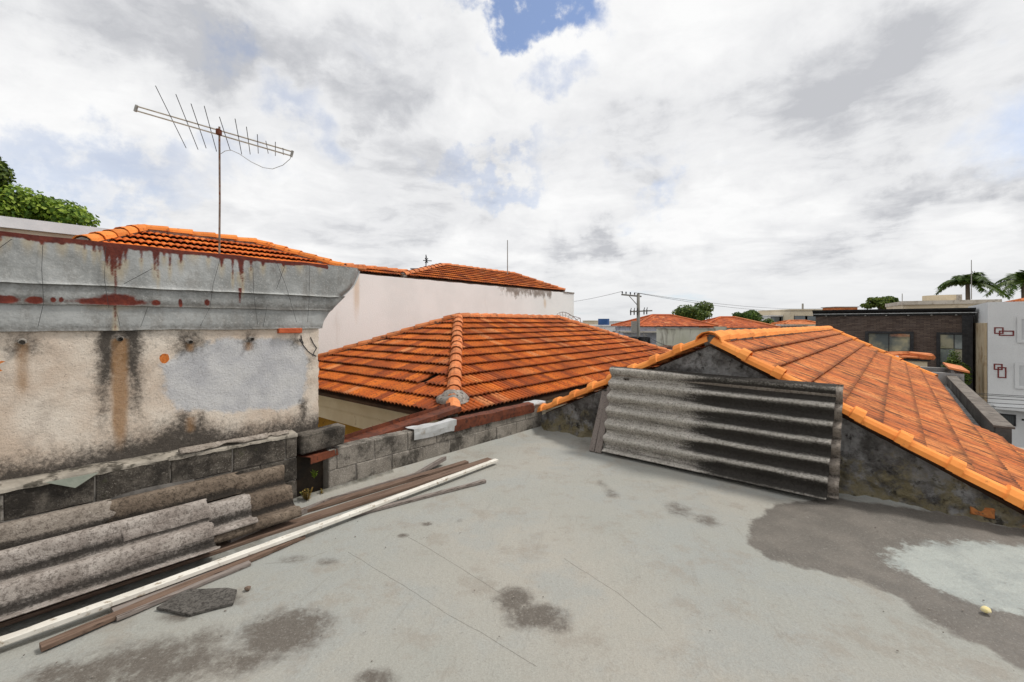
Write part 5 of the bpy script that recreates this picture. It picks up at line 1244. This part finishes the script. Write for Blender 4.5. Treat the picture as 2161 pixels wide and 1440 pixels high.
# ------------------------------------------------------------------ right: brick building, white building, palms
BRp = Vector((29.1, 27, 0)); FL = 8.1
bb = thing('brick_building', 'modern dark brick building with black cornice and black framed windows', 'building', BRp-e1*FL/2-e2*4+UP*GZ)
m = Mat('dark_brick', .85, .25)
bt_ = m.nd('ShaderNodeTexBrick'); sp = m.nd('ShaderNodeSeparateXYZ'); m.L.new(m.mp(_a), sp.inputs[0]); cb3 = m.nd('ShaderNodeCombineXYZ'); m.L.new(sp.outputs[0], cb3.inputs[0]); m.L.new(sp.outputs[2], cb3.inputs[1])
m.L.new(cb3.outputs[0], bt_.inputs[0]); bt_.inputs['Scale'].default_value = 1; bt_.inputs['Brick Width'].default_value = .34; bt_.inputs['Row Height'].default_value = .085; bt_.inputs['Mortar Size'].default_value = .010
for i, cc in enumerate([(.085, .058, .048), (.17, .125, .10), (.05, .042, .038)]): bt_.inputs[1+i].default_value = (*cc, 1)
c = m.mix(m.math('MULTIPLY', m.ss(m.noise(2.2, 7, .7), .45, .65), .5), bt_.outputs[0], (.13, .10, .088)); m.color(c); m.bump(bt_.outputs['Fac'], .02, -1)
def fp(u, z, o=0.): return Vector((BRp.x, BRp.y, 0))-e1*u+e2*o+UP*z
def bu(px): k = (px-1080.5)/900; return (29.1-27*k)/(E1.x-k*E1.y)
def bz(px, py): return CAMZ+(682-py)/900*fp(bu(px), 0).y
def fbox(name, mat, u0, u1, z0, z1, o0, o1, parent=bb):
    mb = MB(); mb.hexa([fp(u0, z0, o0), fp(u1, z0, o0), fp(u1, z0, o1), fp(u0, z0, o1), fp(u0, z1, o0), fp(u1, z1, o0), fp(u1, z1, o1), fp(u0, z1, o1)]); return mb.build(name, mat, parent)
fbox('wall', m.m, 0, FL, GZ, 2.25, -8, 0)
mb = MB(); mb.extrude([fp(-.15, 2.10, .06), fp(-.15, 2.28, .10), fp(-.15, 2.46, .45), fp(-.15, 2.56, .5), fp(-.15, 2.56, -8), fp(-.15, 2.10, -8)], -e1*(FL+.3)); mb.build('cornice', M['black'], bb)
mb = MB(); mb.obox(fp(FL/2, 2.262, .40), e1*(FL/2+.2), e2*.02, UP*.02); mb.build('cornice_trim', M['zinc'], bb)
fbox('corner_post', M['black'], -.05, .42, GZ, 2.09, -.2, .10)
for k in range(7):
    mb = MB(); u_ = .7+k*1.12; mb.cbox(fp(u_, 2.12, .16), e1*.05, e2*.09, UP*.035, .01); mb.build('spotlight', M['steel'], bb)
def bwin(px0, px1, py0, py1, cols, rows):
    u0, u1 = bu(px1), bu(px0); z1 = bz((px0+px1)/2, py0); z0 = z1-(py1-py0)/900*fp(u0, 0).y
    fw = .17; f = None; mb = MB()
    for a0, a1, b0_, b1_ in ((u0, u0+fw, z0, z1), (u1-fw, u1, z0, z1), (u0+fw+.001, u1-fw-.001, z1-fw*.8, z1), (u0+fw+.001, u1-fw-.001, z0, z0+fw)):
        mb.hexa([fp(a0, b0_, .003), fp(a1, b0_, .003), fp(a1, b0_, .14), fp(a0, b0_, .14), fp(a0, b1_, .003), fp(a1, b1_, .003), fp(a1, b1_, .14), fp(a0, b1_, .14)])
    f = mb.build('window', M['black'], bb)
    uu = [u0+fw+(u1-u0-2*fw)*k/cols for k in range(cols+1)]; zz = [z0+fw+(z1-z0-1.8*fw)*k/rows for k in range(rows+1)]
    for i in range(cols):
        for j in range(rows):
            fbox('pane', M['pane_'+random.choice('ab')], uu[i]+.02, uu[i+1]-.02, zz[j]+.02, zz[j+1]-.02, .005, .03, f)
    for i in range(1, cols): fbox('mullion', M['black'], uu[i]-.022, uu[i]+.022, zz[0], zz[-1], .004, .07, f)
    for j in range(1, rows): fbox('mullion', M['black'], uu[0], uu[-1], zz[j]-.022, zz[j]+.022, .0045, .06, f)
def pane(name, refl):
    m = Mat(name, .04, 1.0); c = m.mix(m.ss(m.noise(.7, 3), .4, .6), (.18, .21, .215), refl); m.color(c); m.b.inputs['Metallic'].default_value = .55; return m.m
M['pane_a'] = pane('pane_blue', (.42, .47, .48)); M['pane_b'] = pane('pane_warm', (.48, .46, .34))
bwin(1826, 1928, 700, 790, 2, 2); bwin(1976, 2052, 702, 805, 2, 3)
# white decorated building
WB = at(2085, 682, 24); WB = Vector((WB.x, WB.y, 0))
wb = thing('white_building', 'white building at right edge with maroon rectangle motifs and raised window frames', 'building', WB+e1*2-e2*4+UP*GZ)
def wu(px): k = (px-1080.5)/900; return (k*WB.y-WB.x)/(E1.x-k*E1.y)
def wz(px, py): return CAMZ+(682-py)/900*(WB+e1*wu(px)).y
m_wb = simple('bright_white_render', (.66, .665, .66), (.72, .725, .72), .8, (.55, .55, .54), 30, (.55, .7), bump=.012, bscale=60)
mb = MB(); mb.hexa([WB+UP*GZ, WB+e1*9+UP*GZ, WB+e1*9-e2*9+UP*GZ, WB-e2*9+UP*GZ]+[p+UP*wz(2086, 638) for p in (WB, WB+e1*9, WB+e1*9-e2*9, WB-e2*9)]); mb.build('wall', m_wb, wb)
mb = MB(); q = WB-e2*4.6-e1*.004; mb.obox(WB-e1*.06-e2*4.6+UP*((GZ+1.6)/2), e1*.05, e2*4.4, UP*(1.6-GZ)/2); mb.build('side_cladding', simple('tan_render', (.46, .35, .22), (.58, .48, .33), .5, (.33, .22, .12), 1.5, (.5, .68)), wb)
m_mar = simple('maroon_paint', (.16, .025, .025), (.20, .04, .035), 5, bump=0)
def wrect(px0, px1, py0, py1, name, mat, o=.012, wd=.05, outline=True):
    u0, u1 = wu(px0), wu(px1); z0, z1 = wz((px0+px1)/2, py1), wz((px0+px1)/2, py0); mb = MB()
    if outline:
        for a0, a1, b0, b1 in ((u0, u0+wd, z0, z1), (u1-wd, u1, z0, z1), (u0+wd+.001, u1-wd-.001, z0, z0+wd), (u0+wd+.001, u1-wd-.001, z1-wd, z1)):
            mb.obox(WB+e1*(a0+a1)/2+e2*o+UP*(b0+b1)/2, e1*(a1-a0)/2, e2*.010, UP*(b1-b0)/2)
    else: mb.obox(WB+e1*(u0+u1)/2+e2*o+UP*(z0+z1)/2, e1*(u1-u0)/2, e2*o*.98, UP*(z1-z0)/2)
    return mb.build(name, mat, wb)
for r_ in ((2098, 2118, 691, 705, .011), (2108, 2140, 698, 709, .013), (2097, 2116, 768, 781, .011), (2105, 2124, 775, 798, .013)): wrect(*r_[:4], 'motif_outline', m_mar, r_[4], .055)
for r_ in ((2146, 2200, 668, 724), (2141, 2200, 766, 822)):
    f = wrect(*r_, 'window', m_wb, .05, .16); u0 = wu(r_[0]+4); mb = MB(); mb.obox(WB+e1*(u0+1.)+e2*.02+UP*(wz(r_[0], (r_[2]+r_[3])/2)), e1*.95, e2*.015, UP*.6); mb.build('pane', simple('pale_shutter', (.52, .53, .53), (.60, .61, .61), 2, bump=0), f)
wrect(2096, 2230, 860, 866, 'awning', m_wb, .30, outline=False)
f = wrect(2106, 2144, 874, 898, 'window', M['black'], .02, .07)
f2 = wrect(2108, 2142, 876, 896, 'pane', M['glass'], .006, outline=False)
mb = MB()
for k in range(9): u_ = wu(2108)+(wu(2142)-wu(2108))*k/8; mb.tube([WB+e1*u_+e2*.06+UP*wz(2125, 898), WB+e1*u_+e2*.06+UP*wz(2125, 874)], .012, 4)
mb.build('grille', M['black'], wb)
wrect(2156, 2200, 886, 890, 'name_plate', M['black'], .012, outline=False)
q = WB+e1*5-e2*4; far_hip(wb, q, YA, 9.4, 9.4, wz(2086, 637)+.05, .25, r_pale, m_wb, wall=False) if False else None
mb = MB(); mb.obox(WB+e1*5.5-e2*3.2+UP*(wz(2086, 638)+.35), e1*4, e2*2.6, UP*.06); 
t_ = thing('orange_roof', 'corner of an orange tiled roof above the white building at right edge', 'roof', WB+e1*5-e2*3+UP*2.8); far_hip(t_, WB+e1*4.8-e2*3.4, YA, 7.0, 5.0, wz(2086, 638)+.0, .28, r_pale, m_wb, wall=False)
# beige building behind the brick one
q0, q1 = at(1905, 640, 37), at(2110, 634, 34); bg_ = thing('beige_building', 'wide beige flat roofed building behind the black cornice under the palms', 'building', ((q0.x+q1.x)/2, 37, GZ))
dvv = q1-q0; dvv.z = 0; nn = dvv.normalized().cross(UP)
mb = MB(); mb.obox(q0.lerp(q1, .5)-nn*3+UP*(-4.2), dvv*.5, nn*3, UP*4.0); mb.build('wall', w_cream, bg_)
mb = MB(); mb.obox(q0.lerp(q1, .5)-nn*3+UP*(-.04), dvv*.51, nn*3.2, UP*.16); mb.build('parapet', simple('beige_parapet', (.50, .45, .37), (.60, .55, .47), 1, (.36, .31, .25), 3, (.5, .65)), bg_)
mb = MB(); p_ = at(1982, 627, 38); mb.tube([p_-UP*.5, p_+UP*.12], 1.1, 16); o = mb.build('tank_lid', w_cream, bg_)
mb = MB(); mb.obox(at(2010, 631, 37.5), dvv.normalized()*.5, nn*.4, UP*.35); mb.build('vent_box', w_dirty, bg_)
mb = MB(); p_ = at(2050, 632, 36); mb.tube([p_, at(2050, 549, 36)], .035, 6, .025); solid_thing(mb, 'roof_pole', M['steel'], 'tall thin lightning pole in front of the left palm', 'pole', loc=p_)
mb = MB(); p_ = at(1904, 636, 39); mb.tube([p_, at(1904, 620, 39)], .03, 6); solid_thing(mb, 'roof_pole', M['steel'], 'short thin pole at the left end of the beige roof', 'pole', loc=p_)
def palm(c, R_, n, label, seed, lean=0.):
    rs = random.Random(seed); c = Vector(c); th = thing('palm_tree', label, 'palm tree', (c.x, c.y, GZ), 'palms behind the beige building')
    mb = MB(); mb.tube([Vector((c.x, c.y, GZ)), Vector((c.x+.1, c.y, (GZ+c.z)/2)), c], .22, 10, .16); mb.build('trunk', M['bark'], th, smooth=True)
    for k in range(n):
        a = 2*math.pi*k/n+rs.uniform(-.25, .25); el = rs.uniform(.35, 1.25); h = Vector((math.cos(a), math.sin(a), 0)); L_ = R_*rs.uniform(.85, 1.15)
        pts = [c+h*L_*math.cos(el)*x+UP*(L_*math.sin(el)*x-L_*(.55+.35*math.cos(el))*x*x) for x in [i/9 for i in range(10)]]
        fm = MB(); fm.tube(pts, .03, 4, .01)
        for i in range(60):
            f = .08+.9*i/60; j = min(8, int(f*9)); p = pts[j].lerp(pts[j+1], f*9-j); d = (pts[j+1]-pts[j]).normalized()
            for sgn in (-1, 1):
                s2 = d.cross(UP).normalized()*sgn; t = (s2*.8+d*.5-UP*rs.uniform(.1, .7)).normalized(); l = L_*.27*(1-.75*abs(f-.45))*rs.uniform(.8, 1.1); w = d*.045
                fm.add([p-w, p+w, p+t*l*.6+w*.8, p+t*l, p+t*l*.6-w*.8], [(0, 1, 2, 3, 4)])
        fm.build('frond', M['leaf_dark'] if rs.random() < .6 else M['leaf_mid'], th, fix=False)
palm(at(2042, 600, 42), 3.1, 17, 'broad palm crown left of the tall thin pole', 21); palm(at(2160, 596, 42), 3.1, 16, 'palm crown cut by the right edge of the picture', 22)
# the parapet gutter along the right roof, hut and slabs
gtr = thing('parapet_gutter', 'long dark parapet wall with flat gutter running along the right roof eave', 'wall', W(5, -7.7, 0))
m_gut = simple('dark_render', (.075, .068, .062), (.14, .13, .12), 2, (.06, .055, .05), 5, (.5, .65), bump=.012)
mb = MB(); mb.wbox(5.02, 5.17, -11.6, -3.9, -1.6, .13); mb.build('parapet', m_gut, gtr)
mb = MB(); mb.wbox(5.0, 5.20, -11.6, -3.9, .133, .16); mb.build('coping', simple('brown_coping', (.115, .098, .082), (.20, .175, .15), 3, (.08, .07, .06), 7, (.5, .65), bump=.01), gtr)
mb = MB(); mb.wbox(4.62, 5.018, -11.6, -3.9, -.30, -.12); mb.build('gutter_bed', simple('pale_gutter', (.34, .34, .33), (.44, .44, .43), 2, (.2, .19, .18), 5, (.5, .65)), gtr)
mb = MB(); mb.wbox(4.66, 7.6, -11.9, -1.5, GZ, -1.62); mb.build('wall', w_dirty, gtr)
bxo = thing('roof_trough', 'grey open roof trough with orange tile lid at the far end of the dark parapet', 'rooftop box', W(4.7, -12.6, -.2))
mb = MB()
for a in ((4.2, 5.35, -11.78, -11.62), (4.2, 5.35, -13.6, -13.45), (4.2, 4.34, -13.44, -11.79), (5.21, 5.35, -13.44, -11.79)): mb.wbox(*a, -1., .22)
mb.build('trough_wall', simple('grey_render', (.24, .235, .225), (.34, .33, .32), 2, (.14, .13, .12), 5, (.5, .65)), bxo)
mb = MB(); mb.extrude([W(5.05, -11.6, .34), W(5.45, -11.6, .25), W(5.45, -13.6, .25), W(5.05, -13.6, .34)], UP*.05); mb.build('tile_lid', r_pale, bxo)
q = at(1912, 765, 16.5); ht = thing('rooftop_hut', 'small beige rooftop hut with orange tile lid behind the roof verge', 'rooftop box', q-UP*.4)
box_on(ht, 'wall', w_cream, (q.x, q.y), YA, 1.15, .9, q.z-1.2, q.z+.16); far_hip(ht, (q.x, q.y), YA, 1.45, 1.2, q.z+.17, .12, r_pale, w_cream, wall=False)
box_on(ht, 'eave_board', M['black'], (q.x, q.y), YA, 1.3, 1.05, q.z+.10, q.z+.17)
mb = MB(); p_ = at(1893, 772, 15.6); mb.tube([p_-UP*.25, p_+UP*.36], .045, 8); solid_thing(mb, 'vent_pipe', w_white, 'short white vent pipe in front of the beige rooftop hut', 'pipe', loc=p_-UP*.25)
ls = thing('lower_roof_slab', 'low concrete slab roof with rubble beyond the right roof edge', 'roof', W(6.5, -2, -1.4))
mb = MB(); mb.wbox(5.4, 7.6, -3.4, 2.5, -1.60, -1.42); mb.build('slab', simple('pale_slab', (.36, .355, .34), (.46, .455, .44), 1.5, (.22, .21, .2), 3, (.5, .65)), ls)
mb = MB(); mb.wbox(5.3, 7.6, -3.75, -3.42, -1.61, -.55); mb.build('upstand', m_gut, ls)
for k, (px, py) in enumerate([(2081, 832), (2080, 841), (2079, 850), (2082, 858), (2083, 835)]):
    wire(at(px-90, py-9, 20), at(px+300, py+7, 15), .12, ['topmost', 'second', 'third', 'fourth', 'steepest'][k]+' of the thin wires crossing low in front of the white building', .012, grp='street wires at the right edge')
